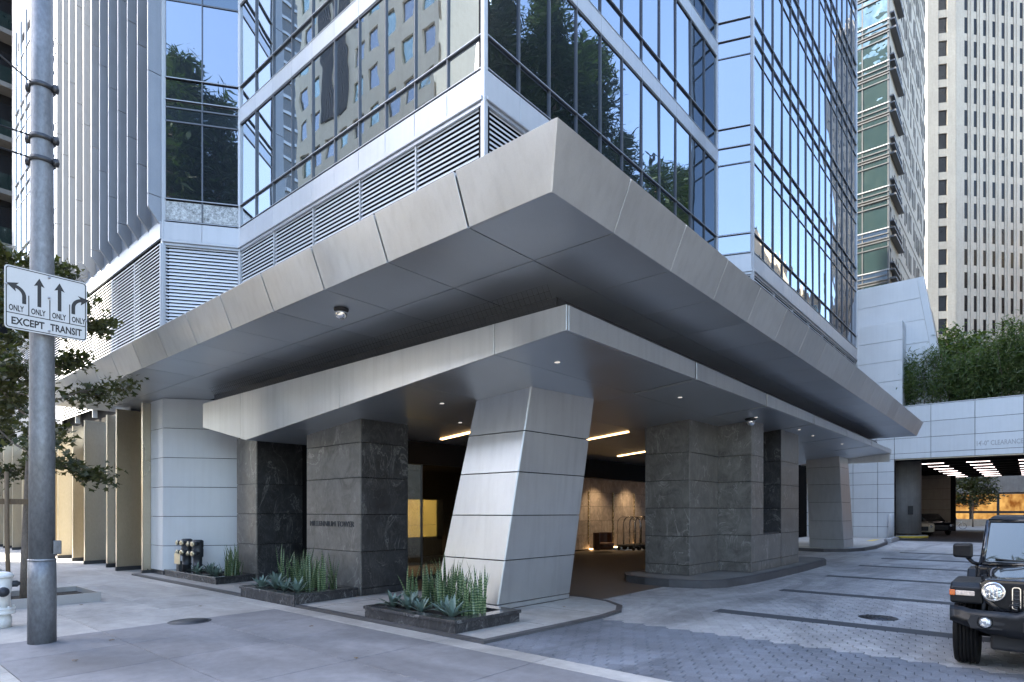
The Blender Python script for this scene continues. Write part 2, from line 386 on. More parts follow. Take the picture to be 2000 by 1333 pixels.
def text(parent, name, string, P, u, v, n, width, height, depth, m, bold=.012):
    cu = bpy.data.curves.new('lettering', 'FONT'); cu.body = string; cu.extrude = .02; cu.align_x = 'LEFT'; cu.resolution_u = 3; cu.offset = bold
    ob = bpy.data.objects.new('lettering', cu); COL.objects.link(ob)
    bpy.context.view_layer.update()
    me = bpy.data.meshes.new_from_object(ob.evaluated_get(bpy.context.evaluated_depsgraph_get()))
    bpy.data.objects.remove(ob)
    xs = [q.co.x for q in me.vertices]; ys = [q.co.y for q in me.vertices]
    x0, x1, y0, y1 = min(xs), max(xs), min(ys), max(ys)
    u, v, n = Vector(u), Vector(v), Vector(n)
    for q in me.vertices:
        a = (q.co.x-(x0+x1)/2)/(x1-x0)*width; b = (q.co.y-(y0+y1)/2)/(y1-y0)*height; c = (q.co.z+.02)/.04*depth
        q.co = u*a + v*b + n*c
    me.materials.clear(); me.materials.append(M[m])
    for p in me.polygons: p.material_index = 0
    return link(name, me, parent, P)
def frange(a, b, st):
    out = []; k = 0
    while a + k*st < b - 1e-6: out.append(a+k*st); k += 1
    return out
# ---------------------------------------------------------------- ground, street, sidewalk
def struct(mb, name, m=None): return mb.build(name, m, None, 'structure')
struct(MB().add([(-900, -900, -.16), (900, -900, -.16), (900, 900, -.16), (-900, 900, -.16)], [(0, 1, 2, 3)]), 'ground', 'asphalt')
struct(MB().box(-14, 1.40, -60, 160, -.158, -.15), 'road', 'road')
kerb = struct(MB().box(1.40, 1.55, -30, 120, -.158, -.02), 'kerb', 'joint')
pieces(kerb, 'kerb_stone', [spec((1.40, y+.004, -.03), Y, X, Z, 1.812, .146, .034, 'kerb', .006) for y in frange(-5.4, 60, 1.82)])
walk = struct(MB().box(1.55, 6.30, -30, 120, -.158, -.012), 'sidewalk', 'joint')
ys = [-4.5, -2.65, -.8, 1.05, 2.9, 4.75, 6.6, 8.45, 9.85, 11.2, 12.9, 14.6, 16.3, 18.0, 19.7, 21.4, 23.1, 24.8, 26.5, 28.2, 29.9, 31.6, 33.3, 35, 36.7, 38.4, 40, 42, 44]
xs = [1.55, 3.02, 4.49, 5.95, 6.30]
sl = []
for a, b in zip(ys, ys[1:]):
    for c, d in zip(xs, xs[1:]):
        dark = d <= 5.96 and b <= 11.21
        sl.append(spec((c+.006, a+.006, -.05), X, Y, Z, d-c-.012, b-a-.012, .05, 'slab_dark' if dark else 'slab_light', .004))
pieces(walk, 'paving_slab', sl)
struct(MB().box(1.55, 6.30, 44, 120, -.011, -.002), 'far_pavement', 'slab_light')
TIP = [(6.31, 5.95), (8.0, 5.85), (9.3, 5.78), (10.0, 5.85), (10.55, 6.15), (10.95, 6.7), (11.1, 7.4), (11.1, 9.6), (10.7, 10.5), (9.9, 10.95), (9.3, 11.0), (9.3, 16.4), (9.3, 20.5), (6.31, 20.5)]
def inset(poly, d):
    out = []; n = len(poly)
    for i in range(n):
        p0, p1, p2 = (Vector((*poly[k % n], 0)) for k in (i-1, i, i+1))
        e1 = (p1-p0).normalized(); e2 = (p2-p1).normalized()
        n1 = Vector((-e1.y, e1.x, 0)); n2 = Vector((-e2.y, e2.x, 0)); b = (n1+n2).normalized()
        q = p1 + b*(d/max(.4, b.dot(n1))); out.append((q.x, q.y))
    return out
def kerbed(name, poly, z0, z1, kw, top, kerbm):
    ins = inset(poly, kw); n = len(poly)
    tp = struct(MB().prism(ins, z0, z1-.004), name, top)
    mb = MB()
    for i in range(n):
        j = (i+1) % n
        a, b, c, d = poly[i], poly[j], ins[j], ins[i]
        a2 = tuple(a[k]*.93+d[k]*.07 for k in (0, 1)); b2 = tuple(b[k]*.93+c[k]*.07 for k in (0, 1))
        mb.hexa([(*a, z0), (*b, z0), (*c, z0), (*d, z0), (*a2, z1), (*b2, z1), (*c, z1), (*d, z1)])
    o = mb.build('kerb_edge', kerbm, tp); return tp
tip = kerbed('sidewalk_apron', TIP, -.15, .04, .12, 'slab_light', 'kerb_dark')
pieces(tip, 'apron_joint', [spec((x, y0, .0345), X, Y, Z, .012, y1-y0, .0022, 'joint') for x, y0, y1 in ((7.9, 6.1, 6.55), (9.4, 5.95, 7.4), (7.8, 9.1, 11))]
       + [spec((6.4, y, .0345), X, Y, Z, 1.5, .012, .0024, 'joint') for y in (9.6, 10.6)])
# block beside the sidewalk further up the street
struct(MB().box(6.31, 7.4, 20.55, 120, -.158, -.003), 'building_apron', 'slab_light')
# ---------------------------------------------------------------- driveway of interlocking pavers
drive = struct(MB().box(6.31, 26, -12, 7.4, -.158, -.022), 'driveway', 'joint')
struct(MB().box(26.0, 47, -14, 13, -.158, -.012), 'far_driveway', 'paver_far')
struct(MB().box(47, 79, -14, 13, -.158, -.014), 'garage_floor', 'asphalt')
struct(MB().box(79, 110, -60, 60, -.158, -.015), 'far_street', 'road')
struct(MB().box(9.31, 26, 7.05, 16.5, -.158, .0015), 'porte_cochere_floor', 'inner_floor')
ISL = [(15.0, 5.75), (16.6, 5.55), (20.5, 5.45), (23.6, 5.5), (24.4, 5.75), (24.7, 6.3), (24.5, 7.2), (23, 8.2), (20, 8.7), (16.2, 8.8), (15.0, 8.7), (14.4, 8.3), (14.15, 7.6), (14.1, 6.9), (14.35, 6.15)]
isl = kerbed('kerbed_island', ISL, -.15, .19, .16, 'island', 'kerb_dark')
def inside(poly, x, y):
    c = False; n = len(poly)
    for i in range(n):
        (x1, y1), (x2, y2) = poly[i], poly[i-1]
        if (y1 > y) != (y2 > y) and x < (x2-x1)*(y-y1)/(y2-y1)+x1: c = not c
    return c
BANDS = [11.2, 15.2, 19.5, 24.0, 28.4, 33.0]
for k, bx in enumerate(BANDS):
    pc = piece(drive, 'dark_band', (bx, -9, -.05), X, Y, Z, .42, 13.6, .0505, 'band')
def paver_shape(g=.0045, gy=.0015):
    w, l = .178, .205
    zig = [(0, 0), (.026, .27), (-.026, .73), (0, 1)]
    left = [(g+x, y*(l-2*gy)+gy) for x, y in zig]; right = [(w-g+x, y*(l-2*gy)+gy) for x, y in zig]
    return [left[0]] + right + left[:0:-1], w, l
pp, pw, pl = paver_shape()
pp2 = [(x+(.004 if x < pw/2 else -.004), y+(.003 if y < pl/2 else -.003)) for x, y in pp]
n_ = len(pp)
cxp, cyp = pw/2, pl/2
pv = [(x-cxp, y-cyp, -.02) for x, y in pp] + [(x-cxp, y-cyp, -.004) for x, y in pp] + [(x-cxp, y-cyp, 0) for x, y in pp2]
pf = [(i, (i+1) % n_, n_+(i+1) % n_, n_+i) for i in range(n_)] + [(n_+i, n_+(i+1) % n_, 2*n_+(i+1) % n_, 2*n_+i) for i in range(n_)] + [tuple(range(2*n_, 3*n_))]
pav = []
an = R(-60); ca, sa = math.cos(an), math.sin(an)
TIN, IIN = inset(TIP, .22), inset(ISL, .25)
for i in range(-90, 90):
    for j in range(-90, 90):
        lx, ly = i*pw, j*pl
        x, y = 15 + lx*ca - ly*sa, 1.0 + lx*sa + ly*ca
        if not (6.24 < x < 25.9 and -4.5 < y < 7.3): continue
        if y < 4.4 and any(bx+.13 < x < bx+.29 for bx in BANDS): continue
        if inside(TIN, x, y) or inside(IIN, x, y): continue
        pav.append((x, y))
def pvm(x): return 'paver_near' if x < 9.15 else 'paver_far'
pme = {}
for k in ('paver_near', 'paver_far'):
    me = bpy.data.meshes.new('paver'); me.from_pydata(pv, [], pf); me.materials.append(M[k]); pme[k] = me
def pkey(q):
    d = q[0]*.7588+q[1]*.6515; s = (q[0]*.6513-q[1]*.7588)/d
    return d if abs(s) < .84 and d > 6.6 else d + 100
pav.sort(key=pkey)
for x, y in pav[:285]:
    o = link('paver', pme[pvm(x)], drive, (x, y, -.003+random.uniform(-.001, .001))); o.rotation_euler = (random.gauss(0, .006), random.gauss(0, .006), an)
mb = MB()
vs = []; fs = []; ms = []
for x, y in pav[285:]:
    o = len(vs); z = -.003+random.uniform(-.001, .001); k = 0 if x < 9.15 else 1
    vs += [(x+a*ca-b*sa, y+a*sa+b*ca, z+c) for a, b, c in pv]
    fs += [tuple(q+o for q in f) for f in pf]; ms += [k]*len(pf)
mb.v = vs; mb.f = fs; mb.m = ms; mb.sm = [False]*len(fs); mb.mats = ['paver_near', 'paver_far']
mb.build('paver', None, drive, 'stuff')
# ---------------------------------------------------------------- glass tower
FL = 3.87; Z0 = 11.2
tower = thing('glass_tower', 'tall blue glass tower with white louvred base standing above the grey metal canopy', 'tower', (12, 12, 5.3))
panes, trans, slats, spans, muls, backs = [], [], [], [], [], []
def facade(P, u, n, L_, nb, zr, mode, mat_of, louv=(7.4, 10.45), slatn=True, topz=36, mu_w=.028):
    """one glazed face: P start point (x, y), u along, n outward, nb bays"""
    P = Vector((P[0], P[1], 0)); bw = L_/nb
    fl = frange(Z0, topz, FL)
    for i in range(nb):
        for k, z in enumerate(fl):
            if mode == 'main': rows = [(0, .70), (.70, 3.32)]
            elif mode == 'bay': rows = [(0, .66), (.66, 3.18), (3.18, 3.62), (3.62, 3.87)]
            else: rows = [(0, .70), (.70, 3.24), (3.24, 3.87)]
            for r, (a, b) in enumerate(rows):
                m = mat_of(i, k, r)
                panes.append(spec(P + u*(i*bw+mu_w/2) - n*.03 + Z*(z+a+.03), u, Z, n, bw-mu_w, b-a-.06, .02, m))
            if mode == 'main' and k >= 0:
                spans.append(spec(P + u*(i*bw+.004) - n*.03 + Z*(z+3.36), u, Z, n, bw-.008, .48, .07, 'tower_white', .006))
        spans.append(spec(P + u*(i*bw+.004) - n*.03 + Z*(Z0-.62), u, Z, n, bw-.008, .56, .07, 'tower_white', .006))
    for i in range(nb+1):
        muls.append(spec(P + u*(i*bw-mu_w/2) - n*.05 + Z*Z0, u, Z, n, mu_w, topz+3-Z0, .085, 'mullion_dark' if mu_w < .1 else 'tower_white'))
    for z in fl:
        zs = [z, z+.70] + ([z+3.34, z+3.855] if mode == 'main' else [z+3.18, z+3.62] if mode == 'bay' else [z+3.24])
        for q in zs: trans.append(spec(P - n*.05 + Z*(q-.0225), u, Z, n, L_, .034 if mode == 'wing' else .042, .07, 'mullion_dark' if mu_w < .1 else 'tower_white'))
        for q in zs[:2]: trans.append(spec(P + n*.027 + Z*(q-.028), u, Z, n, L_, .018, .025, 'mullion'))
    # head moulding and louvres under the glass
    trans.append(spec(P - n*.02 + Z*(Z0-.72), u, Z, n, L_, .085, .11, 'tower_white', .01))
    trans.append(spec(P - n*.05 + Z*(Z0-.80), u, Z, n, L_, .075, .09, 'mullion'))
    nl = max(1, nb//2); lw = L_/nl
    tz = R(60); sv = (n*math.cos(tz) - Z*math.sin(tz)); sn = u.cross(sv)
    if sn.z < 0: sn = -sn
    for i in range(nl):
        for z in frange(louv[0], louv[1]-.06, .109):
            slats.append(spec(P + u*(i*lw+.045) - n*.06 + Z*(z+.08), u, sv, sn, lw-.07, .096, .010, 'slat'))
    for i in range(nl+1):
        muls.append(spec(P + u*(i*lw-.018) - n*.09 + Z*louv[0], u, Z, n, .036, louv[1]-louv[0]-.05, .10, 'tower_white'))
    backs.append(spec(P - n*.16 + Z*4.9, u, Z, n, L_, topz+2.5-4.9, .05, 'black'))
def mg(i, k, r): return 'glass_wavy'
def mr(i, k, r): return 'glass' if i < 9 else 'glass_dim'  # last bays get dimmer glass: their dark reflection is put into the tint
def mw(i, k, r): return 'glass'
def mbay(i, k, r):
    if r == 0 and k == 0: return 'frit'
    return 'glass_dim' if r == 2 else 'glass'
PA, PB = (9.19, 8.65), (9.19, 19.6)
facade(PA, Y, -X, 10.95, 10, 3, 'main', mg, topz=22)
c1 = Vector((7.36-9.19, 20.96-19.6, 0)); l1 = c1.length; c1.normalize(); n1 = Vector((-c1.y, c1.x, 0))
if n1.x > 0: n1 = -n1
facade(PB, c1, n1, l1, 2, 3, 'bay', mbay, topz=22)
facade(PA, X, -Y, 12.31, 11, 3, 'main', mr, topz=25)
c2 = Vector((21.97-21.5, 7.53-8.65, 0)); l2 = c2.length; c2.normalize(); n2 = Vector((c2.y, -c2.x, 0))
if n2.x > 0: n2 = -n2
facade((21.5, 8.65), c2, n2, l2, 1, 3, 'wing', mw, topz=33)
facade((21.97, 7.53), X, -Y, 16.95, 15, 5, 'wing', mw, topz=33, mu_w=.02)
# street wing: vertical fins over grey backing, then a sunlit glazed part
facade((7.36, 32.6), Y, -X, 9.4, 8, 3, 'wing', lambda i, k, r: 'glass_wavy', topz=25, mu_w=.16)
fins = []
for i, y in enumerate([20.99, 21.9, 22.85, 23.8, 24.8, 25.8, 26.8, 27.8, 28.8, 29.75, 30.7, 31.65]):
    off = (i*1.27+.3) % FL
    zs = [Z0-.35+.1] + frange(Z0+off+.4, 27, FL) + [27]
    for k, (a, b) in enumerate(zip(zs, zs[1:])):
        mbf = MB()
        zb = a+.55 if k == 0 else a+.012
        mbf.prism_uv([(0, a+.012), (.40, zb), (.40, b-.012), (0, b-.012)], (7.33, y, 0), -X, Z, Y, .07)
        mbf.build('fin', 'fin', tower, bevel=0)
for i, y in enumerate(frange(20.96, 32.6, .97)):
    spans.append(spec((7.36, y+.005, Z0-.05), Y, Z, -X, .96, 15.8, .03, 'fin'))
    spans.append(spec((7.33, y+.004, Z0-.62), Y, Z, -X, .962, .555, .07, 'tower_white', .006))
for y0 in frange(20.96, 32.5, 2.33):
    n = -X; tz = R(60); sv = (n*math.cos(tz) - Z*math.sin(tz)); sn = Y.cross(sv); sn = sn if sn.z > 0 else -sn
    for z in frange(5.9, 10.4, .109): slats.append(spec((7.30, y0+.03, z+.08), Y, sv, sn, 2.27, .096, .010, 'slat'))
    muls.append(spec((7.42, y0-.03, 5.6), Y, Z, -X, .06, 4.8, .16, 'tower_white'))
backs.append(spec((7.52, 20.9, 4.9), Y, Z, -X, 11.7, 22, .05, 'black'))
backs.append(spec((7.36, 32.58, 3.9), Y, Z, -X, 9.4, 3.5, .05, 'tower_white'))
pieces(tower, 'pane', panes, jit=.0022); pieces(tower, 'transom', trans, 300); pieces(tower, 'spandrel_panel', spans, 300)
pieces(tower, 'louvre_slat', slats, 295); pieces(tower, 'mullion', muls); pieces(tower, 'backing_wall', backs)
# corner posts
for x, y in ((9.19, 8.65), (9.19, 19.6), (7.36, 20.96), (21.5, 8.65), (21.97, 7.53), (38.92, 7.53)):
    MB().box(x-.055, x+.055, y-.055, y+.055, 5.8, 26 if x < 20 else 36).build('corner_post', 'tower_white', tower, bevel=.01)
# end wall and body so that the tower is closed
MB().hexa([(9.6, 9.1, 5.9), (38.8, 9.1, 5.9), (38.8, 45, 5.9), (9.6, 45, 5.9), (9.6, 9.1, 60), (38.8, 9.1, 60), (38.8, 45, 60), (9.6, 45, 60)]).build('core', 'mullion_dark', tower)
MB().box(7.7, 9.55, 21.2, 44.9, 5.9, 60).build('core', 'mullion_dark', tower)
MB().box(22.3, 38.85, 7.75, 9.05, 5.9, 60).build('core', 'mullion_dark', tower)
MB().box(38.85, 38.93, 7.62, 45, 5.9, 60).build('end_wall', 'tower_white', tower)
# ---------------------------------------------------------------- upper canopy
can = thing('entrance_canopy', 'long grey metal canopy with outward sloping fascia wrapping the tower corner', 'canopy', (5.08, 3.81, 5.26))
XT, YT, ZT, XB, YB, ZB = 4.85, 3.57, 5.83, 5.08, 3.81, 5.26
ly = [3.81, 5.04] + [5.04+1.53*k for k in range(1, 13)]
lx = [5.08, 6.32] + [6.32+1.51*k for k in range(1, 18)]
g = .016; g2 = .006
for a, b in zip(ly, ly[1:]):
    at, bt = (YT if a == 3.81 else a), b
    MB().hexa([(XB, a+g, ZB), (XB+.05, a+g, ZB), (XB+.05, b-g, ZB), (XB, b-g, ZB), (XT, at+g, ZT), (XT+.05, at+g, ZT), (XT+.05, bt-g, ZT), (XT, bt-g, ZT)]).build('fascia_panel', 'alu', can, bevel=.004, seg=1)
for a, b in zip(lx, lx[1:]):
    at, bt = (XT if a == 5.08 else a), b
    MB().hexa([(a+g2, YB, ZB), (b-g2, YB, ZB), (b-g2, YB+.05, ZB), (a+g2, YB+.05, ZB), (at+g2, YT, ZT), (bt-g2, YT, ZT), (bt-g2, YT+.05, ZT), (at+g2, YT+.05, ZT)]).build('fascia_panel', 'alu', can, bevel=.0015, seg=1)
XE, YE = lx[-1], ly[-1]
MB().hexa([(XB+.055, YB+.09, ZB+.01), (XB+.065, YB+.09, ZB+.01), (XB+.065, YE-.05, ZB+.01), (XB+.055, YE-.05, ZB+.01), (XT+.055, YT+.09, ZT-.04), (XT+.065, YT+.09, ZT-.04), (XT+.065, YE-.05, ZT-.04), (XT+.055, YE-.05, ZT-.04)]).build('fascia_backing', 'black', can)
MB().hexa([(XB+.09, YB+.055, ZB+.01), (XE-.05, YB+.055, ZB+.01), (XE-.05, YB+.065, ZB+.01), (XB+.09, YB+.065, ZB+.01), (XT+.09, YT+.055, ZT-.04), (XE-.05, YT+.055, ZT-.04), (XE-.05, YT+.065, ZT-.04), (XT+.09, YT+.065, ZT-.04)]).build('fascia_backing', 'black', can)
MB().hexa([(XB+.02, YB+.02, ZB+.005), (XB+.09, YB+.02, ZB+.005), (XB+.09, YB+.09, ZB+.005), (XB+.02, YB+.09, ZB+.005), (XT+.02, YT+.02, ZT-.03), (XT+.09, YT+.02, ZT-.03), (XT+.09, YT+.09, ZT-.03), (XT+.02, YT+.09, ZT-.03)]).build('corner_backing', 'black', can)
cells = [(5.08, 6.32, a, b) for a, b in zip(ly, ly[1:])] + [(6.32, 7.85, a, b) for a, b in zip(ly[1:], ly[2:])] + [(a, b, 3.81, 5.04) for a, b in zip(lx[1:], lx[2:])] + [(a, b, 5.04, 6.57) for a, b in zip(lx[2:], lx[3:])]
pieces(can, 'soffit_panel', [spec((a+.009, c+.009, ZB+.03), X, -Z, Vector((0, 1, 0)), b-a-.018, .03, d-c-.018, 'soffit') for a, b, c, d in cells], jit=.0012)
MB().box(5.14, 9.0, 3.87, YE-.01, ZB+.034, ZB+.06).build('backing_board', 'black', can)
MB().box(9.0, XE-.01, 3.87, 9.0, ZB+.034, ZB+.06).build('backing_board', 'black', can)
MB().prism([(XT+.06, YT+.06), (XE, YT+.06), (XE, 8.6), (9.0, 8.6), (9.0, YE), (XT+.06, YE)], ZT-.03, ZT-.005).build('roof_deck', 'mullion', can)
for k in range(2):
    pass
MB().box(XE-.04, XE-.001, YB+.06, 7.4, ZB, ZT-.035).build('end_cap', 'alu', can)
MB().box(XB+.06, 7.2, YE-.04, YE-.001, ZB, ZT-.035).build('end_cap', 'alu', can)
# ---------------------------------------------------------------- lower canopy with folded soffit
low = thing('porch_canopy', 'lower grey metal porch canopy with folded fascia under the larger canopy', 'canopy', (6.99, 4.98, 4.475))
CX, CY, CZT = 6.99, 4.98, 4.84
def zs(x, y):
    if y <= 14.62: return 4.475 + .007*(x-6.99) - .0844*(y-4.98)
    return 3.661 + .007*(x-6.99) + (y-14.62)*.217
fy = [4.98, 6.37, 10.6, 14.62, 14.75, 17.1]
fy = [4.98, 6.37, 10.6, 14.88, 17.1]
for a, b in zip(fy, fy[1:]):
    pts = [a+.006] + ([14.62] if a < 14.62 < b else []) + [b-.006]
    poly = [(q, zs(CX, q)) for q in pts] + [(b-.006, CZT), (a+.006, CZT)]
    MB().prism_uv(poly, (CX, 0, 0), Y, Z, X, .05).build('fascia_panel', 'alu', low, bevel=.004, seg=1)
fx = [6.99, 11.35, 15.55, 19.9, 24.25, 28.6, 33.4]
for a, b in zip(fx, fx[1:]):
    a2 = a+(.035 if a > 7 else .056); b2 = b-.035
    MB().hexa([(a2, CY, zs(a2, CY)), (b2, CY, zs(b2, CY)), (b2, CY+.05, zs(b2, CY)), (a2, CY+.05, zs(a2, CY)), (a2, CY, CZT), (b2, CY, CZT), (b2, CY+.05, CZT), (a2, CY+.05, CZT)]).build('fascia_panel', 'alu', low, bevel=.004, seg=1)
def sof(x0, x1, y0, y1):
    yy = [y0, y1]
    MB().hexa([(x0, y0, zs(x0, y0)), (x1, y0, zs(x1, y0)), (x1, y1, zs(x1, y1)), (x0, y1, zs(x0, y1)), (x0, y0, zs(x0, y0)+.035), (x1, y0, zs(x1, y0)+.035), (x1, y1, zs(x1, y1)+.035), (x0, y1, zs(x0, y1)+.035)]).build('soffit_panel', 'soffit', low)
rows = [5.032, 6.37, 8.5, 10.6, 12.8]
for j, (c, d) in enumerate(zip(rows, rows[1:])):
    for a, b in zip(fx, fx[1:]):
        gg = .075 if j == 0 else .006
        sof(a+(.056 if a < 7 else gg), b-gg, c+.006, d-.006)
for c, d in ((12.8, 14.62), (14.62, 17.1)): sof(7.05, 9.3, c+.004, d-.004)
mbk = MB()
def bk(x0, x1, y0, y1, dz=.05): mbk.hexa([(x0, y0, zs(x0, y0)+dz), (x1, y0, zs(x1, y0)+dz), (x1, y1, zs(x1, y1)+dz), (x0, y1, zs(x0, y1)+dz), (x0, y0, zs(x0, y0)+dz+.02), (x1, y0, zs(x1, y0)+dz+.02), (x1, y1, zs(x1, y1)+dz+.02), (x0, y1, zs(x0, y1)+dz+.02)])
bk(7.05, 33.3, 6.3, 12.8); bk(7.05, 9.3, 12.8, 14.62); bk(7.05, 9.3, 14.62, 17.1); bk(7.05, 33.3, 5.06, 6.3, .22)
mbk.build('backing_board', 'black', low)
for a in fx[1:-1]:
    MB().box(a-.074, a-.068, 5.06, 6.37, zs(a, 5)+.03, zs(a, 5)+.2).build('slot_side', 'alu', low)
    MB().box(a+.068, a+.074, 5.06, 6.37, zs(a, 5)+.03, zs(a, 5)+.2).build('slot_side', 'alu', low)
MB().prism([(7.05, 5.04), (33.3, 5.04), (33.3, 9), (9, 9), (9, 17.0), (7.05, 17.0)], CZT-.06, CZT-.02).build('top_deck', 'mullion', low)
MB().box(33.36, 33.4, 5.04, 9, zs(33, 9)-.05, CZT).build('end_cap', 'alu', low)
MB().prism_uv([(5.05, zs(CX, 5.05)+.02), (14.62, 3.69), (17.05, zs(CX, 17.05)+.02), (17.05, CZT-.01), (5.05, CZT-.01)], (CX+.052, 0, 0), Y, Z, X, .006).build('fascia_backing', 'black', low)
# recessed strip wall between both canopies, with a bird net in front of it
ST = 7.62; SY = 5.62
pieces(low, 'strip_panel', [spec((ST, y+.004, CZT-.03), Y, Z, X, 1.522, ZB-CZT+.06, .03, 'mullion_dark') for y in frange(SY, 17.0, 1.53)] + [spec((x+.004, SY, CZT-.03), X, Z, Y, 1.522, ZB-CZT+.06, .03, 'mullion_dark') for x in frange(ST+.04, 33, 1.53)])  # panels coloured dark to stand for the shaded gap
nb = MB()
def bar(a, b, r=.0022):
    nb.tube([a, b], r, 4, None, False, False)
for y in frange(SY-.2, 17, .10): bar((7.40, y, CZT), (7.10, y, ZB+.02))
for k in range(6):
    f = k/5; bar((7.40-.30*f, SY-.2, CZT+(ZB-CZT)*f), (7.40-.30*f, 17, CZT+(ZB-CZT)*f))
nb.build('bird_net', 'steel_dark', low, 'stuff')
for x, y in ((8.15, 6.0), (8.5, 9.2), (10.2, 10.4), (12.6, 5.9), (16.9, 5.7), (20.6, 5.6), (12.0, 8.2), (14.2, 9.6), (8.3, 13.0), (22.6, 5.7), (26.4, 5.6)):
    MB().lathe([(.045, .01), (.05, -.004), (.035, -.008)], (x, y, zs(x, y)), n=12).build('downlight', 'downlight', low)
# warm strip lights set in the soffit
for i, (x, y) in enumerate(((11.3, 11.5), (15.4, 9.55), (19.8, 11.0))):
    ya, yb = y-.75, y+.75
    q = [(x-.05, ya), (x+.05, ya), (x+.05, yb), (x-.05, yb)]
    o = MB().hexa([(a, b, zs(a, b)-.02) for a, b in q] + [(a, b, zs(a, b)-.002) for a, b in q]).build('strip_light', 'warm_strip')
    tag(o, ['warm strip light in the porch ceiling left of the leaning column', 'warm strip light in the porch ceiling just right of the leaning column', 'warm strip light in the porch ceiling beside the stone pier on the island'][i], 'ceiling light', 'strip lights in the porch ceiling')
# ---------------------------------------------------------------- leaning clad columns
def lerp(a, b, f): return tuple(a[k]+(b[k]-a[k])*f for k in range(len(a)))
def leaning(label, base, top, z1s, levels, m):
    """base / top: 4 corners (x, y); z1s: soffit height at each top corner"""
    t = thing('leaning_column', label, 'column', (sum(p[0] for p in base)/4, sum(p[1] for p in base)/4, .03))
    zt = sum(z1s)/4
    def at(k, z):
        f = (z-.03)/(zt-.03); p = lerp(base[k], top[k], f); return (p[0], p[1], z)
    lv = levels
    cen = lambda z: tuple(sum(at(k, z)[q] for k in range(4))/4 for q in range(3))
    for i, (a, b) in enumerate(zip(lv, lv[1:])):
        for k in range(4):
            j = (k+1) % 4
            A, B = Vector(at(k, a+.008)), Vector(at(j, a+.008))
            if i == len(lv)-2: C, D = Vector((*at(j, z1s[j]-.001)[:2], z1s[j]-.001)), Vector((*at(k, z1s[k]-.001)[:2], z1s[k]-.001))
            else: C, D = Vector(at(j, b-.008)), Vector(at(k, b-.008))
            e = (B-A).normalized(); g_ = .012
            A, D = A+e*g_, D+e*g_; B, C = B-e*g_, C-e*g_
            n = (B-A).cross(D-A).normalized()
            ctr = Vector(cen((a+b)/2))
            if n.dot((A+C)/2-ctr) < 0: n = -n
            q = [A-n*.035, B-n*.035, C-n*.035, D-n*.035, A, B, C, D]
            MB().hexa(q).build('cladding_panel', m, t, bevel=.004, seg=1)
    ib = [lerp(p, cen(.03)[:2], .05) for p in base]; it = [lerp(p, cen(zt)[:2], .05) for p in top]
    MB().hexa([(*p, .03) for p in ib] + [(*p, min(z1s)+.02) for p in it]).build('core', 'black', t)
    return t
def zz(pts): return [zs(*p)+.002 for p in pts]
tp1 = [(9.0, 7.25), (11.0, 7.12), (11.0, 8.62), (8.96, 8.65)]
leaning('large leaning metal clad column at the porch corner behind the front planter', [(8.36, 7.55), (10.62, 7.5), (10.62, 9.3), (8.36, 9.3)], tp1, zz(tp1), [.045, .15, .98, 1.83, 2.66, 3.45, 4.25], 'alu')
tp2 = [(31.3, 6.75), (33.1, 6.75), (33.1, 8.2), (31.3, 8.2)]
leaning('distant leaning metal clad column at the far end of the porch', [(32.5, 6.8), (34.6, 6.8), (34.6, 8.35), (32.5, 8.35)], tp2, zz(tp2), [.02, .55, 1.45, 2.35, 3.2, 4.0, 4.5], 'alu')
# ---------------------------------------------------------------- stone piers
def stone_box(t, x0, x1, y0, y1, zl, ztop, ml, mr, wl_=None, wr=None):
    """slabs on the -X face (ml) and on the -Y face (mr), a black core, rear faces plain"""
    zl = list(zl)
    for a, b in zip(zl, zl[1:] + [None]):
        for face in range(2):
            if b is None:
                za = a+.006
                if face == 0:
                    P = [(x0, y0+.002, za), (x0+.03, y0+.002, za), (x0+.03, y1, za), (x0, y1, za)]
                    T = [(p[0], p[1], ztop(p[0], p[1])) for p in P]; m = ml
                else:
                    P = [(x0+.031, y0, za), (x1, y0, za), (x1, y0+.03, za), (x0+.031, y0+.03, za)]
                    T = [(p[0], p[1], ztop(p[0], p[1])) for p in P]; m = mr
                MB().hexa(P+T).build('stone_slab', m, t)
            else:
                if face == 0: piece(t, 'stone_slab', (x0+.03, y0+.002, a+.006), Y, Z, -X, y1-y0-.002, b-a-.012, .03, ml, .004)
                else: piece(t, 'stone_slab', (x0+.031, y0+.03, a+.006), X, Z, -Y, x1-x0-.031, b-a-.012, .03, mr, .004)
    zt = min(ztop(x0, y1), ztop(x1, y1))
    MB().box(x0+.034, x1-.001, y0+.034, y1-.001, zl[0], zt-.01).build('core', 'black', t)
zso = lambda x, y: zs(x, y)
p1 = thing('stone_pier', 'grey veined stone pier carrying the raised building name behind the middle planter', 'pier', (7.92, 11.2, .04))
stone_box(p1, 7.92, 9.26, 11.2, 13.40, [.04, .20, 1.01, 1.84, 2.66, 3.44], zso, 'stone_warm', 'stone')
text(p1, 'lettering', 'MILLENNIUM TOWER', (7.918, 12.33, 1.62), -Y, Z, -X, 1.80, .125, .014, 'pipe', -.004)
p0 = thing('stone_pier', 'dark stone pier with white veins beside the pale panelled wall', 'pier', (7.9, 15.9, .04))
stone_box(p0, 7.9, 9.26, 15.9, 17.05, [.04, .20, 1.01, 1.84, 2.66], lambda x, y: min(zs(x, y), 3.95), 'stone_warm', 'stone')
MB().box(9.27, 9.5, 13.0, 18.3, .0, 4.4).build('recess_wall', 'black', p0)
p2 = thing('stone_pier', 'cluster of three grey stone piers joined by a low wall on the kerbed island', 'pier', (18, 7, .19))
zl = [.19, .46, 1.23, 2.0, 2.75, 3.5]
stone_box(p2, 15.3, 17.25, 6.9, 8.2, zl, zso, 'stone_warm', 'stone_warm')
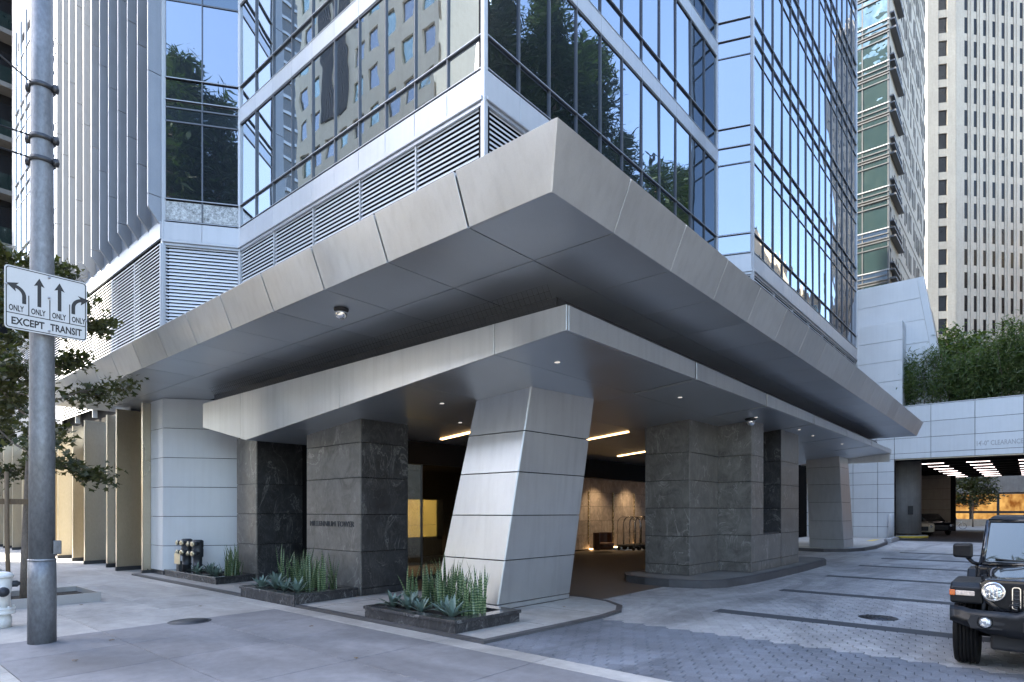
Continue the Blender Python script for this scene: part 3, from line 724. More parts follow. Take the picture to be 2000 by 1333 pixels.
stone_box(p2, 17.25, 18.25, 5.94, 6.899, zl, zso, 'stone_warm', 'stone_warm')
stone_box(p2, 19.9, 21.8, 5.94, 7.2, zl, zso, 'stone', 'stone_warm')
pieces(p2, 'stone_slab', [spec((18.255, 5.975, a+.006), X, Z, -Y, 1.64, b-a-.012, .03, 'stone_warm', .004) for a, b in zip(zl[:2], zl[1:3])])
piece(p2, 'stone_slab', (18.255, 5.99, 1.236), X, Y, Z, 1.64, .5, .03, 'stone', .004)
MB().box(18.255, 19.9, 5.98, 6.48, .19, 1.234).build('core', 'black', p2)
MB().box(17.3, 19.95, 7.2, 7.4, .19, 4.2).build('rear_wall', 'black', p2)
# ---------------------------------------------------------------- pale panelled wall with metal blades
WA, WB_ = Vector((6.8, 19.4, 0)), Vector((8.45, 18.15, 0))
wall = thing('panelled_wall', 'pale panelled wall with thin horizontal joints behind the standpipe', 'wall', (7.4, 19.2, 0))
uw = (WB_-WA); lw_ = uw.length; uw.normalize(); nw = Vector((uw.y, -uw.x, 0)); nw = nw if nw.x < 0 else -nw
wz = [.16, .89, 1.76, 2.63, 3.50, 4.37, 5.255]
pieces(wall, 'wall_panel', [spec(WA - nw*.03 + Z*(a+.008), uw, Z, nw, lw_, b-a-.016, .03, 'white_panel', .003) for a, b in zip(wz, wz[1:])])
pieces(wall, 'wall_panel', [spec((6.83, 19.41, a+.008), Y, Z, -X, .95, b-a-.016, .03, 'white_panel', .003) for a, b in zip(wz, wz[1:])])
piece(wall, 'plinth', WA - nw*.05, uw, Z, nw, lw_, .16, .04, 'granite'); piece(wall, 'plinth', (6.85, 19.41, 0), Y, Z, -X, .95, .16, .04, 'granite')
MB().prism([(6.85, 19.46), (8.45, 18.21), (9.6, 18.2), (9.6, 45), (7.35, 45), (7.35, 20.4), (6.85, 20.4)], 0, 5.25).build('core', 'black', wall)
# street front beyond: pale panels, recesses and projecting champagne metal blades
by = [20.42, 22.3, 23.9, 25.9, 27.9, 30.0, 32.1, 34.2, 36.3, 38.4, 40.5, 42.6]
bp = [.52, .66, .48, .62, .50, .50, .50, .5, .5, .5, .5, .5]
lab = ['nearest champagne metal blade, against the pale panelled wall', 'second champagne metal blade with a wide golden face and a square notch at its top',
       'third champagne metal blade along the street front, narrow', 'fourth champagne metal blade along the street front, wide and golden', 'fifth champagne metal blade along the street front', 'sixth champagne metal blade along the street front, behind the pole',
       'champagne metal blade of the far street front behind the tree']
lab += [w + ' champagne metal blade of the far street front counted from the near end' for w in ('eighth', 'ninth', 'tenth', 'eleventh', 'twelfth')]
lab[6] = 'seventh champagne metal blade of the street front, just beyond the pole'
for i, (y, p) in enumerate(zip(by, bp)):
    t = thing('metal_blade', lab[i], 'metal fin', (7.0, y, 0), 'metal blades along the street front')
    MB().box(7.34-p-.22, 7.36, y-.05, y+.05, .13, 5.20 if i < 9 else 5.4).build('blade', 'champagne', t, bevel=.006, seg=1)
    MB().box(7.34-p-.24, 7.34-p-.221, y-.065, y+.065, .13, 5.2).build('edge_strip', 'champagne', t)
    MB().box(7.34-p-.26, 7.36, y-.04, y+.04, 0, .13).build('foot', 'steel_dark', t)
pf_, rec = [], []
for i, (a, b) in enumerate(zip(by, by[1:])):
    if i == 1: pf_ += [spec((6.88, a+.06, q+.008), Y, Z, -X, b-a-.12, r-q-.016, .03, 'white_panel', .003) for q, r in zip(wz, wz[1:])]
    elif i % 2 == 0 or i > 6:
        pf_ += [spec((7.34, a+.06, q+.008), Y, Z, -X, b-a-.12, r-q-.016, .03, 'champagne' if i == 0 else 'white_panel', .003) for q, r in zip(wz, wz[1:])]
    else:
        pf_ += [spec((7.34, a+.06, .17), Y, Z, -X, b-a-.12, 4.3, .02, 'champagne'), spec((7.34, a+.06, 4.5), Y, Z, -X, b-a-.12, .7, .25, 'white_panel')]
    rec.append(spec((7.34, a+.06, 0), Y, Z, -X, b-a-.12, .16, .04, 'granite'))
st = thing('street_front', 'pale and golden panelled street front between the metal blades', 'wall', (7.3, 30, 0))
pieces(st, 'wall_panel', pf_); pieces(st, 'plinth', rec)
# ---------------------------------------------------------------- planters
def planter(label, poly, h, soilz=.05):
    c = (sum(p[0] for p in poly)/len(poly), sum(p[1] for p in poly)/len(poly), .03)
    t = thing('planter', label, 'planter', c)
    ins = inset(poly, .24); n = len(poly)
    for i in range(n):
        j = (i+1) % n; a, b, c_, d = poly[i], poly[j], ins[j], ins[i]
        MB().hexa([(*a, h-.055), (*b, h-.055), (*c_, h-.055), (*d, h-.055), (*a, h), (*b, h), (*c_, h), (*d, h)]).build('coping', 'granite', t, bevel=.008)
    o2 = inset(poly, .025); i2 = inset(poly, .12)
    for i in range(n):
        j = (i+1) % n; a, b, c_, d = o2[i], o2[j], i2[j], i2[i]
        MB().hexa([(*a, 0), (*b, 0), (*c_, 0), (*d, 0), (*a, h-.056), (*b, h-.056), (*c_, h-.056), (*d, h-.056)]).build('side_slab', 'granite', t)
    # lumpy soil
    xs_ = [p[0] for p in ins]; ys_ = [p[1] for p in ins]; vs = []; fs = []; K = 14
    q0, q1, q2, q3 = ins[:4]
    for i in range(K+1):
        for j in range(K+1):
            a = lerp(q0, q1, i/K); b = lerp(q3, q2, i/K); p = lerp(a, b, j/K); vs.append((p[0], p[1], h-soilz+random.uniform(-.02, .025)))
    fs = [(i*(K+1)+j, (i+1)*(K+1)+j, (i+1)*(K+1)+j+1, i*(K+1)+j+1) for i in range(K) for j in range(K)]
    MB().add(vs, fs).build('soil', 'soil', t)
    return t, ins, h
def blade_mesh(mb, base, az, lean, L_, w, curl, m, fold=.25, K=6, tipw=.0):
    d = Vector((math.cos(az), math.sin(az), 0)); s = Vector((-d.y, d.x, 0)); p = Vector(base); el = lean
    vs = []; fs = []
    for k in range(K+1):
        f = k/K
        ww = w*(.75+.9*f-1.65*f*f*f*.98) if f < 1 else .002
        up = Vector((0, 0, 1))*math.cos(el) - d*math.sin(el)
        vs += [p - s*ww/2 + up*ww*fold, p, p + s*ww/2 + up*ww*fold]
        p = p + (d*math.cos(el) + Z*math.sin(el))*(L_/K); el -= curl/K
    for k in range(K):
        o = k*3; fs += [(o, o+1, o+4, o+3), (o+1, o+2, o+5, o+4)]
    mb.add(vs, fs, m, True)
def make_agave(r, n=17):
    mb = MB()
    for k in range(n):
        f = k/n; blade_mesh(mb, (0, 0, .01), k*2.399+random.uniform(-.2, .2), R(random.uniform(22, 40)+f*42), r*random.uniform(.8, 1.1), .075*r/.4, R(random.uniform(10, 55))*(1-f), 'agave', .18)
    return mb
def make_snake(h, n=7):
    mb = MB()
    for k in range(n):
        a = random.uniform(0, 6.28); rr = random.uniform(.0, .10)
        blade_mesh(mb, (rr*math.cos(a), rr*math.sin(a), 0), random.uniform(0, 6.28), R(random.uniform(68, 90)), h*random.uniform(.4, 1.1), random.uniform(.030, .046), R(random.uniform(-14, 18)), 'snake', .22)
    return mb
AG = [make_agave(.36).build('agave', None) for _ in range(3)]; SN = [make_snake(.80, random.randint(12, 17)).build('snake_plant', None) for _ in range(5)]
protos = set(AG+SN)
def put(protolist, x, y, z, label, cat, group, s=1.0):
    src = random.choice(protolist)
    o = src.copy(); COL.objects.link(o); o.location = (x, y, z); o.rotation_euler = (0, 0, random.uniform(0, 6.28)); o.scale = (s, s, s*random.uniform(.9, 1.12))
    return tag(o, label, cat, group)
PL = [('front', 'low black granite planter in front of the leaning column', [(6.38, 6.62), (7.88, 6.55), (7.88, 8.95), (6.38, 8.95)], .24),
      ('middle', 'low black granite planter before the stone pier with the building name', [(6.28, 11.1), (7.86, 11.2), (7.86, 13.45), (6.28, 13.45)], .24),
      ('rear', 'low black granite planter by the pale wall with the standpipe', [(6.75, 15.75), (7.86, 15.9), (7.86, 18.45), (6.75, 19.2)], .22)]
agpos = {'front': [(6.72, 8.62), (6.78, 8.2), (6.76, 7.75), (6.80, 7.25), (6.72, 6.98), (7.15, 8.5)], 'middle': [(6.62, 13.0), (6.68, 12.55), (6.62, 12.1), (6.70, 11.65), (7.0, 13.1)], 'rear': [(7.05, 17.5), (7.15, 17.0), (7.10, 16.55), (7.4, 17.6)]}
snpos = {'front': [(7.2+.28*(k % 2)+random.uniform(-.06, .06), 6.95+.205*k/1.0+random.uniform(-.05, .05)) for k in range(9)] + [(7.12+random.uniform(-.05, .1), 7.0+.2*k) for k in range(5)],
         'middle': [(7.15+.3*(k % 2)+random.uniform(-.06, .06), 11.55+.20*k) for k in range(9)] + [(7.05, 11.6+.22*k) for k in range(4)],
         'rear': [(7.4+.18*(k % 2), 16.2+.16*k) for k in range(4)]}
where = {'front': 'in the planter before the leaning column', 'middle': 'in the planter before the lettered stone pier', 'rear': 'in the planter by the pale panelled wall'}
for key, lb, poly, h in PL:
    t, ins, h = planter(lb, poly, h)
    for x, y in agpos[key]: put(AG, x, y, h-.05, 'blue grey agave rosette ' + where[key], 'plant', 'agaves ' + where[key], random.uniform(.85, 1.1))
    for x, y in snpos[key]: put(SN, x, y, h-.06, 'upright banded snake plant ' + where[key], 'plant', 'snake plants ' + where[key], random.uniform(.85, 1.12) * (1.0 if key != 'rear' else 1.15))
for o in protos: bpy.data.objects.remove(o)
# ---------------------------------------------------------------- lobby behind the porch
hb = thing('header_beam', 'black header beam across the lobby entrance under the porch ceiling', 'beam', (15, 12.85, 3.2))
MB().box(9.3, 34, 12.82, 13.1, 3.22, 3.95).build('beam', 'black', hb)
lob = thing('lobby', 'warm lit stone lobby interior seen under the black header beam', 'lobby', (20, 16, 0))
MB().box(9.5, 34, 13.1, 20, 3.55, 3.6).build('ceiling', 'lobby_wall', lob)
tl = []
for x in frange(18.0, 33.5, 1.02):
    for z in frange(.06, 3.4, .70): tl.append(spec((x+.005, 16.5, z+.005), X, Z, -Y, 1.01, .69, .03, 'tile_wall', .004))
pieces(lob, 'wall_tile', tl)
MB().box(18, 34, 16.52, 16.7, 0, 3.55).build('wall', 'black', lob)
tl = []
for x in frange(9.6, 17.5, 1.5):
    for z in frange(.0, 3.4, .9): tl.append(spec((x+.005, 18.6, z+.005), X, Z, -Y, 1.49, .89, .03, 'lobby_wall', .003))
pieces(lob, 'wall_tile', tl)
MB().box(9.5, 17.9, 18.62, 18.8, 0, 3.55).build('wall', 'black', lob)
MB().box(17.9, 18.0, 13.2, 18.6, 0, 3.55).build('wall', 'lobby_wall', lob)
for x in (24.9, 27.2, 29.4):
    MB().box(x, x+.06, 16.42, 16.46, .3, 2.9).build('brass_fin', 'brass', lob)
    MB().lathe([(.09, 0), (.10, .05)], (x+.03, 16.3, .05), n=12).build('uplight', 'warm_strip', lob)
for x, y in ((10.6, 15), (11.6, 15), (13.0, 16.5), (24.5, 15.7), (26.4, 15.7), (28.6, 15.7), (30.4, 15.7)):
    MB().lathe([(.10, 0), (.10, -.015)], (x, y, 3.549), n=12).build('downlight', 'warm_strip', lob)
for x, y, e in ((11.5, 15.6, 150), (14.5, 15.2, 110), (25.4, 15.4, 30), (28.6, 15.4, 30)):
    ld = bpy.data.lights.new('lobby_lamp', 'SPOT'); lo = bpy.data.objects.new('lobby_lamp', ld); COL.objects.link(lo)
    ld.energy = e; ld.color = (1, .72, .42); ld.spot_size = R(110); ld.spot_blend = .8; ld.shadow_soft_size = .1; lo.location = (x, y, 3.5); lo.parent = lob; lo.location = Vector((x, y, 3.5)) - wl(lob)
    lo.rotation_euler = (R(18), 0, 0)
gl = thing('lobby_glazing', 'frameless lobby glass between the stone pier and the leaning column', 'glass wall', (11, 13.0, 0))
for a, b in ((9.5, 11.2), (11.2, 12.9), (12.9, 14.6), (14.6, 16.3)):
    piece(gl, 'pane', (a+.01, 12.96, .1), X, Z, -Y, b-a-.02, 3.12, .012, 'lobby_glass')
    MB().box(b-.02, b+.02, 12.93, 12.99, .02, 3.22).build('post', 'mullion_dark', gl)
MB().box(9.5, 16.3, 12.92, 13.0, .0, .1).build('sill', 'granite', gl)
wp = thing('gold_wall_panel', 'glowing gold reception panel seen through the lobby glass', 'panel', (14.6, 17, 1))
piece(wp, 'upper_panel', (13.6, 16.9, 1.42), X, Z, -Y, 1.72, .92, .03, 'panel_lit'); piece(wp, 'lower_panel', (13.6, 16.9, .98), X, Z, -Y, 1.72, .425, .03, 'panel_lit')
MB().box(15.33, 15.62, 16.8, 17.2, .98, 2.35).build('dark_return', 'sign_black', wp)
MB().box(13.5, 15.62, 16.88, 17.2, .0, .97).build('desk', 'granite', wp)
# luggage carts and a leather armchair by the tiled wall
def cart():
    t = thing('luggage_cart', 'chrome luggage cart with arched rails in the row before the tiled wall', 'luggage cart', (0, 0, 0), 'nested luggage carts by the tiled wall')
    MB().box(-.5, .5, -.30, .30, .20, .27).build('deck', 'dark_cloth', t, bevel=.02)
    for s in (-.27, .27):
        pts = [(-.46, s, .25), (-.46, s, 1.35)] + [(-.46+.30-.30*math.cos(a), s, 1.35+.30*math.sin(a)) for a in (R(30), R(60), R(90))] + [(.16, s, 1.65)] + [(.16+.30*math.sin(a), s, 1.35+.30*math.cos(a)) for a in (R(30), R(60), R(90))] + [(.46, s, .25)]
        MB().tube(pts, .02, 8).build('arch_rail', 'chrome', t)
    MB().tube([(-.1, -.27, 1.65), (-.1, .27, 1.65)], .018, 8).build('top_rail', 'chrome', t)
    for a in (-.4, .4):
        for b in (-.24, .24):
            MB().lathe([(.06, -.02), (.085, -.015), (.085, .015), (.06, .02)], (a, b, .085), 'y', 14).build('wheel', 'sign_black', t)
    return t
def dup(root, loc, rotz=0, label=None, group=None):
    r = root.copy(); COL.objects.link(r); r.location = loc; r.rotation_euler = (0, 0, rotz)
    if label: r['label'] = label
    if group: r['group'] = group
    def rec(a, b):
        for ch in list(a.children):
            c = ch.copy(); COL.objects.link(c); c.parent = b; rec(ch, c)
    rec(root, r); return r
c0 = cart()
for k in range(1, 7): dup(c0, (26.3+.60*k, 15.0, 0), R(90))
c0.location = (26.3, 15.0, 0); c0.rotation_euler = (0, 0, R(90))
ch = thing('armchair', 'rounded brown leather armchair beside the luggage carts', 'armchair', (24.0, 15.2, 0))
mb = MB()
K = 12; pts = []
for k in range(K+1):
    a = R(-20)+R(220)*k/K; pts.append((24.3+.62*math.cos(a), 15.2+.42*math.sin(a)))
for k in range(K):
    (x1, y1), (x2, y2) = pts[k], pts[k+1]; i1 = lerp((x1, y1), (24.3, 15.2), .22); i2 = lerp((x2, y2), (24.3, 15.2), .22)
    mb.hexa([(x1, y1, .12), (x2, y2, .12), (*i2, .12), (*i1, .12), (x1, y1, .92), (x2, y2, .92), (*i2, .92), (*i1, .92)])
mb.build('back_shell', 'leather', ch); MB().lathe([(.4, .14), (.46, .3), (.44, .44), (.3, .46)], (24.3, 15.15, 0), n=20).build('seat', 'leather', ch)
# domed cameras
def dome(x, y, z, s, label):
    t = thing('dome_camera', label, 'camera', (x, y, z))
    MB().lathe([(.12*s, 0), (.12*s, -.03*s), (.10*s, -.05*s)], (x, y, z), n=20).build('mount', 'sign_black', t)
    MB().lathe([(.10*s, -.05*s), (.10*s, -.09*s), (.085*s, -.14*s), (.05*s, -.17*s), (.01*s, -.18*s)], (x, y, z), n=20).build('dome', 'chrome', t)
dome(5.74, 8.65, ZB, 1.0, 'clear domed security camera under the larger canopy on the street side')
dome(16.9, 5.85, zs(16.9, 5.85), 1.2, 'small domed camera above the stone piers on the island')
# ---------------------------------------------------------------- garage with clearance sign
gar = thing('parking_garage', 'pale panelled garage front with a clearance text over the wide dark opening', 'building', (47.6, 3, 0))
GX = 47.6
gp = []
zr = [5.42, 5.78, 6.78, 7.8, 8.88]
for a, b in ((10.2, 12.4), (8.0, 10.2), (6.93, 8.0), (4.9, 6.93), (2.62, 4.9), (.3, 2.62), (-2.0, .3), (-4.3, -2.0), (-6.6, -4.3), (-9.2, -6.6)):
    for c, d in zip(zr, zr[1:]): gp.append(spec((GX, a+.012, c+.012), Y, Z, -X, b-a-.024, d-c-.024, .05, 'white_panel', .005))
lz = [.02, .88, 1.84, 2.80, 3.76, 4.60, 5.42]
for a, b in ((6.93, 7.9), (7.9, 9.4), (9.4, 10.9), (10.9, 12.4)):
    for c, d in zip(lz, lz[1:]): gp.append(spec((GX, a+.012, c+.012), Y, Z, -X, b-a-.024, d-c-.024, .05, 'white_panel', .005))
pieces(gar, 'wall_panel', gp)
MB().box(GX+.002, GX+.6, 6.94, 20, 0, 8.85).build('wall_core', 'black', gar)
MB().box(GX+.002, GX+.6, -9.2, 6.93, 5.42, 8.85).build('lintel_core', 'black', gar)
MB().box(GX-.06, GX+.62, -9.2, 12.4, 8.89, 8.95).build('parapet_cap', 'tower_white', gar)
MB().box(GX+.0, GX+.55, -9.2, 6.92, 5.36, 5.41).build('lintel_soffit', 'champagne', gar)
text(gar, 'clearance_lettering', '14\'-0" CLEARANCE', (GX-.052, 1.42, 6.17), -Y, Z, -X, 2.22, .31, .02, 'mullion')
MB().box(GX+.62, 78, -9.2, 13, 5.9, 6.2).build('ceiling_slab', 'black', gar)
for x in frange(50, 78, 3.0): MB().box(x, x+.4, -9.2, 9, 5.45, 5.89).build('ceiling_beam', 'black', gar)
sl_ = []
for y0 in (6.0, 3.4, .6, -2.4, -5.4):
    for x in frange(53, 76, 3.6): sl_.append(spec((x, y0-1.3, 5.40), Y, X, -Z, 1.3, .10, .02, 'cool_strip'))
pieces(gar, 'strip_light', sl_)
gp = []
for x in frange(50.2, 71, 2.6):
    for z in frange(0, 5.4, 1.05): gp.append(spec((x+.01, 9.3, z+.01), X, Z, -Y, 2.58, 1.03, .05, 'concrete_dark', .005))
pieces(gar, 'side_panel', gp)
MB().box(48.2, 78, 9.31, 9.6, 0, 5.9).build('side_wall', 'black', gar)
pc = []
for y in frange(7.6, 9.2, .8): pass
for z in frange(0, 5.3, 1.05): pc.append(spec((74.0, 6.0, z+.01), Y, Z, -X, 3.3, 1.03, .05, 'concrete', .005))
pieces(gar, 'end_panel', pc); MB().box(74.01, 74.4, 5.6, 9.3, 0, 5.9).build('end_wall', 'black', gar)
gc = thing('round_column', 'thick round concrete column with a yellow foot inside the garage', 'column', (51.3, 6.9, 0))
MB().lathe([(1.06, .35), (1.06, 5.88)], (51.3, 6.9, 0), n=40).build('shaft', 'concrete_dark', gc)
MB().lathe([(1.45, 0), (1.45, .22), (1.40, .24)], (51.3, 6.9, 0), n=40).build('foot', 'kerb', gc)
MB().lathe([(1.462, .05), (1.462, .2)], (51.3, 6.9, 0), n=40).build('yellow_band', 'yellow', gc)
MB().box(50.19, 50.25, 6.2, 6.5, 1.7, 2.3).build('vent_grille', 'sign_black', gc)
# kerb pad, bollard and door handle beside the opening
pad = [(33.5, 6.1), (36, 6.0), (41, 6.3), (44.5, 6.9), (47.5, 6.95), (47.5, 12), (33.5, 12), (31.5, 9.5), (31.3, 7.4), (32.2, 6.5)]
kerbed('kerbed_pavement', pad, -.15, .14, .16, 'slab_light', 'kerb_dark')
kk = thing('kerb_block', 'white painted kerb stone at the corner of the garage opening', 'kerb', (46, 6.7, 0))
MB().prism([(43.2, 6.45), (47.4, 6.62), (47.4, 6.9), (43.2, 6.75)], .0, .24).build('stone', 'tower_white', kk, bevel=.03)
MB().prism([(41.5, 7.2), (44, 7.2), (44, 7.5), (41.5, 7.5)], .136, .143).build('yellow_strip', 'yellow', kk)
bo = thing('bollard', 'pale round bollard with a dark top at the edge of the garage opening', 'bollard', (47.2, 6.98, .14))
MB().lathe([(.15, 0), (.15, 1.5), (.13, 1.56), (.05, 1.6)], (47.1, 7.05, .14), n=20).build('post', 'white_panel', bo)
# ---------------------------------------------------------------- angled podium above the garage
pod = thing('podium_block', 'stepped pale panelled podium with a slanting edge above the far end of the canopy', 'building', (48, 8, 8))
gp = []
for k, z in enumerate(frange(8.0, 14.7, 1.36)): gp.append(spec((47.72, 6.5, z+.012), Y, Z, -X, 6.5, 1.336 if k < 4 else 1.30, .05, 'white_panel', .005))
pieces(pod, 'wall_panel', gp)
MB().box(47.73, 49.2, 6.52, 13, 8.9, 14.73).build('front_core', 'white_panel', pod)
for k, z in enumerate(frange(8.9, 14.7, 1.36)): piece(pod, 'wall_panel', (47.74, 6.515, z+.012), X, Z, -Y, 1.4, min(1.336, 14.7-z), .03, 'white_panel', .005)
def slantface(z0, z1, ya, x, name):
    e = lambda z: 4.7 + .16*(17.9-z)*-1 + .9
    MB().prism_uv([(13, z0), (13, z1), (5.05+.0*(z1), z1), (5.05-.10*(17.9-z0)+.10*(17.9-z1), z0)] if False else [(13, z0), (13, z1), (5.9-.16*(17.9-z1), z1), (5.9-.16*(17.9-z0), z0)], (x, 0, 0), Y, Z, -X, .05).build(name, 'white_panel', pod, bevel=.005, seg=1)
for a, b in zip([8.95, 10.4, 11.9, 13.4, 14.95, 16.45], [10.4, 11.9, 13.4, 14.95, 16.45, 17.75]): slantface(a+.012, b-.012, 0, 49.3, 'wall_panel')
MB().prism_uv([(13, 8.9), (13, 17.9), (5.5, 17.9), (4.05, 8.9)], (50.2, 0, 0), Y, Z, -X, .85).build('rear_core', 'white_panel', pod)
MB().hexa([(49.3, 4.46, 8.95), (58, 4.46, 8.95), (58, 4.6, 8.95), (49.3, 4.6, 8.95), (49.3, 5.86, 17.7), (58, 5.86, 17.7), (58, 6.0, 17.7), (49.3, 6.0, 17.7)]).build('return_wall', 'concrete', pod)
MB().hexa([(51.2, 4.55, 10), (56, 4.55, 10), (56, 4.6, 10), (51.2, 4.6, 10), (51.2, 5.28, 14.6), (56, 5.28, 14.6), (56, 5.33, 14.6), (51.2, 5.28+.05, 14.6)]).build('side_window', 'win_green', pod)
# ---------------------------------------------------------------- neighbouring towers
gt = thing('green_glass_tower', 'green glass apartment tower with layered floors right of the blue tower', 'tower', (62, 12, 0))
ps, sp, br = [], [], []
for k in range(26):
    z = 15 + 3.68*k
    for y in frange(9.5, 22, 2.0):
        ps.append(spec((62.0, y+.06, z+.95), Y, Z, -X, 1.88, 2.45, .03, 'win_green'))
        ps.append(spec((62.0, y+.06, z+.12), Y, Z, -X, 1.88, .70, .03, 'win_green' if k > 3 else 'win_blue'))
    for y in frange(9.5, 22, 2.0): sp.append(spec((62.0, y-.04, z), Y, Z, -X, .08, 3.6, .07, 'mullion_dark'))
    for dz in (.0, .40, .86, 2.9, 3.44): sp.append(spec((62.02, 9.4, z+dz), Y, Z, -X, 13, .09, .14, 'mullion' if dz == .86 else 'mullion_dark'))
    for x in frange(62.3, 84, 3.0):
        for dx in (0, 1.1, 2.1):
            if random.random() < .8: br.append(spec((x+dx, 9.42, z+.5+random.choice((0, .5))), X, Z, -Y, .55, 1.9, .03, 'win_dark'))
    sp.append(spec((62.2, 9.38, z+.1), X, Z, -Y, 4.6, .16, .45, 'mullion_dark'))
    sp.append(spec((62.2, 9.38, z+.9), X, Z, -Y, 4.2, .12, .35, 'mullion_dark'))
    sp.append(spec((62.2, 9.38, z+1.5), X, Z, -Y, 3.8, .12, .30, 'mullion_dark'))
    sp.append(spec((67, 9.39, z+3.4), X, Z, -Y, 18, .05, .03, 'concrete_dark'))
pieces(gt, 'pane', ps, 290, jit=.02); pieces(gt, 'floor_band', sp); pieces(gt, 'window', br, 290)
MB().box(62.05, 85.5, 9.41, 50, 9, 112).build('body', 'concrete', gt)  # hidden depth lengthened to cast shade on the far shopfront
ct = thing('concrete_tower', 'pale concrete office tower with rows of narrow dark windows and vertical ribs', 'tower', (70, 0, 0))
def cam2w(lat, dep): return Vector((.7588*dep+.6513*lat, .6515*dep-.7587*lat, 0))
Cc = cam2w(69.9, 95)
uR = (cam2w(math.sin(R(81)), math.cos(R(81)))).normalized(); nR = Vector((uR.y, -uR.x, 0)); nR = nR if nR.x < 0 else -nR
uL = (cam2w(-math.sin(R(80)), math.cos(R(80)))).normalized(); nL = Vector((-uL.y, uL.x, 0)); nL = nL if nL.x < 0 else -nL
win, ribs, jn = [], [], []
FH = 3.66
for k in range(23):
    z = 22.6 + FH*k
    for i in range(24):
        win.append(spec(Cc + uR*(1.55+1.70*i) - nR*.10 + Z*z, uR, Z, nR, .56, 2.5, .03, 'win_slot'))
        ribs.append(spec(Cc + uR*(1.55+1.70*i-.03) - nR*.28 + Z*(z-1.16), uR, Z, nR, .62, 1.15, .20, 'concrete'))
    win.append(spec(Cc + uL*1.3 - nL*.22 + Z*z, uL, Z, nL, 1.15, 2.45, .03, 'win_slot'))
    ribs.append(spec(Cc + uL*1.27 - nL*.26 + Z*(z-1.2), uL, Z, nL, 1.21, 1.19, .26, 'concrete'))
pieces(ct, 'window', win, 295)
for i in range(25):
    x0 = 1.55+1.70*i-1.10; w = 1.08
    if i == 0: x0, w = .02, 1.49
    ribs.append(spec(Cc + uR*x0 - nR*.30 + Z*12, uR, Z, nR, w, 96, .31, 'concrete'))
    if i: ribs.append(spec(Cc + uR*(x0+w*.36) - nR*.0 + Z*12, uR, Z, nR, w*.28, 96, .10, 'concrete'))
ribs.append(spec(Cc + uL*.02 - nL*.3 + Z*12, uL, Z, nL, 1.24, 96, .31, 'concrete'))
ribs.append(spec(Cc + uL*2.5 - nL*.3 + Z*12, uL, Z, nL, 1.6, 96, .31, 'concrete'))
pieces(ct, 'concrete_rib', ribs, 290)
A_, B_, = Cc - nR*.31 + uR*.1, Cc - nR*.31 + uR*44
D_ = Cc - nL*.31 + uL*4.0
MB().prism([tuple(A_[:2]), tuple(B_[:2]), tuple((B_+Vector((30, 30, 0)))[:2]), tuple((D_+Vector((30, 25, 0)))[:2]), tuple(D_[:2])], 10, 106).build('body', 'concrete_dark', ct)
cr = thing('balcony_tower', 'cream apartment tower glimpsed between the green tower and the concrete tower', 'tower', (118, 30, 0))
bs = cam2w(78.2, 118)
gp = []
for k in range(26):
    z = 30+3.7*k
    gp.append(spec(bs + Z*z - Vector((.3, 0, 0)), Y, Z, -X, 14, 1.1, .5, 'cream')); gp.append(spec(bs + Z*(z+1.3) + Vector((.0, .8, 0)), Y, Z, -X, 12, 2.0, .03, 'win_dark'))
    for q in range(4): gp.append(spec(bs + Z*(z+1.1) + Y*(q*3.3), Y, Z, -X, .7, 2.6, .2, 'cream'))
pieces(cr, 'balcony_front', gp)
MB().box(bs.x+.05, bs.x+16, bs.y-.1, bs.y+16, 20, 128).build('body', 'cream', cr)
# far end of the garage view: lit shop, street trees are added with the vegetation
sh = thing('lit_shopfront', 'long shopfront with orange lit windows beyond the garage', 'building', (102, 0, 0))
MB().box(102.3, 112, -22, 16, 0, 14).build('body', 'concrete_dark', sh)
for y in frange(-20, 14, 2.9):
    piece(sh, 'lit_window', (102.3, y+.1, .9), Y, Z, -X, 2.7, 3.3, .04, 'orange_lit')
    MB().box(101.95, 102.26, y-.14, y+.14, 0, 4.44).build('post', 'steel_dark', sh)
MB().box(102.0, 102.24, -22, 16, 1.7, 2.0).build('rail', 'steel_dark', sh)
MB().box(101.9, 102.28, -22, 16, 4.45, 8.2).build('fascia', 'concrete_dark', sh)
MB().box(101.9, 102.28, -22, 16, 0, .9).build('stall_wall', 'concrete', sh)
# ---------------------------------------------------------------- buildings behind the camera and across the street (mirrored in the glass, or added to shape light)
of = thing('cream_office_block', 'cream stone office block with square windows mirrored in the left glass front', 'building', (-20, 55, 0))
w_, pb = [], []
for k in range(23):
    z = 3+3.9*k
    for i in range(9):
        if (i, k % 99) and i in (5, 6) and k > 11: continue
        w_.append(spec((-20.22, 42.5+2.75*i, z), Y, Z, X, 1.7, 2.2, .04, 'win_green' if (i*7+k*3) % 5 < 2 else 'win_dark'))
    pb.append(spec((-20.3, 42, z-1.7), Y, Z, X, 25.2, 1.68, .30, 'cream'))
for i in range(10):
    y0 = 42 if i == 0 else 42.5+2.75*(i-1)+1.7; y1 = 42.5+2.75*i if i < 9 else 67.2
    pb.append(spec((-20.3, y0, 1.3), Y, Z, X, y1-y0, 92, .305, 'cream'))
pieces(of, 'window', w_, 290, jit=.004); pieces(of, 'wall_panel', pb)
for i in (5, 6):
    for q in range(9): MB().box(-20.2, -19.85, 42.5+2.75*i+q*.26, 42.5+2.75*i+q*.26+.09, 46, 92).build('louvre', 'steel_dark', of)
MB().box(-25, -20.31, 42, 67.2, 0, 93).build('body', 'cream', of)
dk = thing('dark_glass_tower', 'dark glass tower further along the street mirrored in the left glass front', 'tower', (-70, 160, 0))
MB().box(-64, -58, 141, 181, 0, 170).build('body', 'mullion_dark', dk)
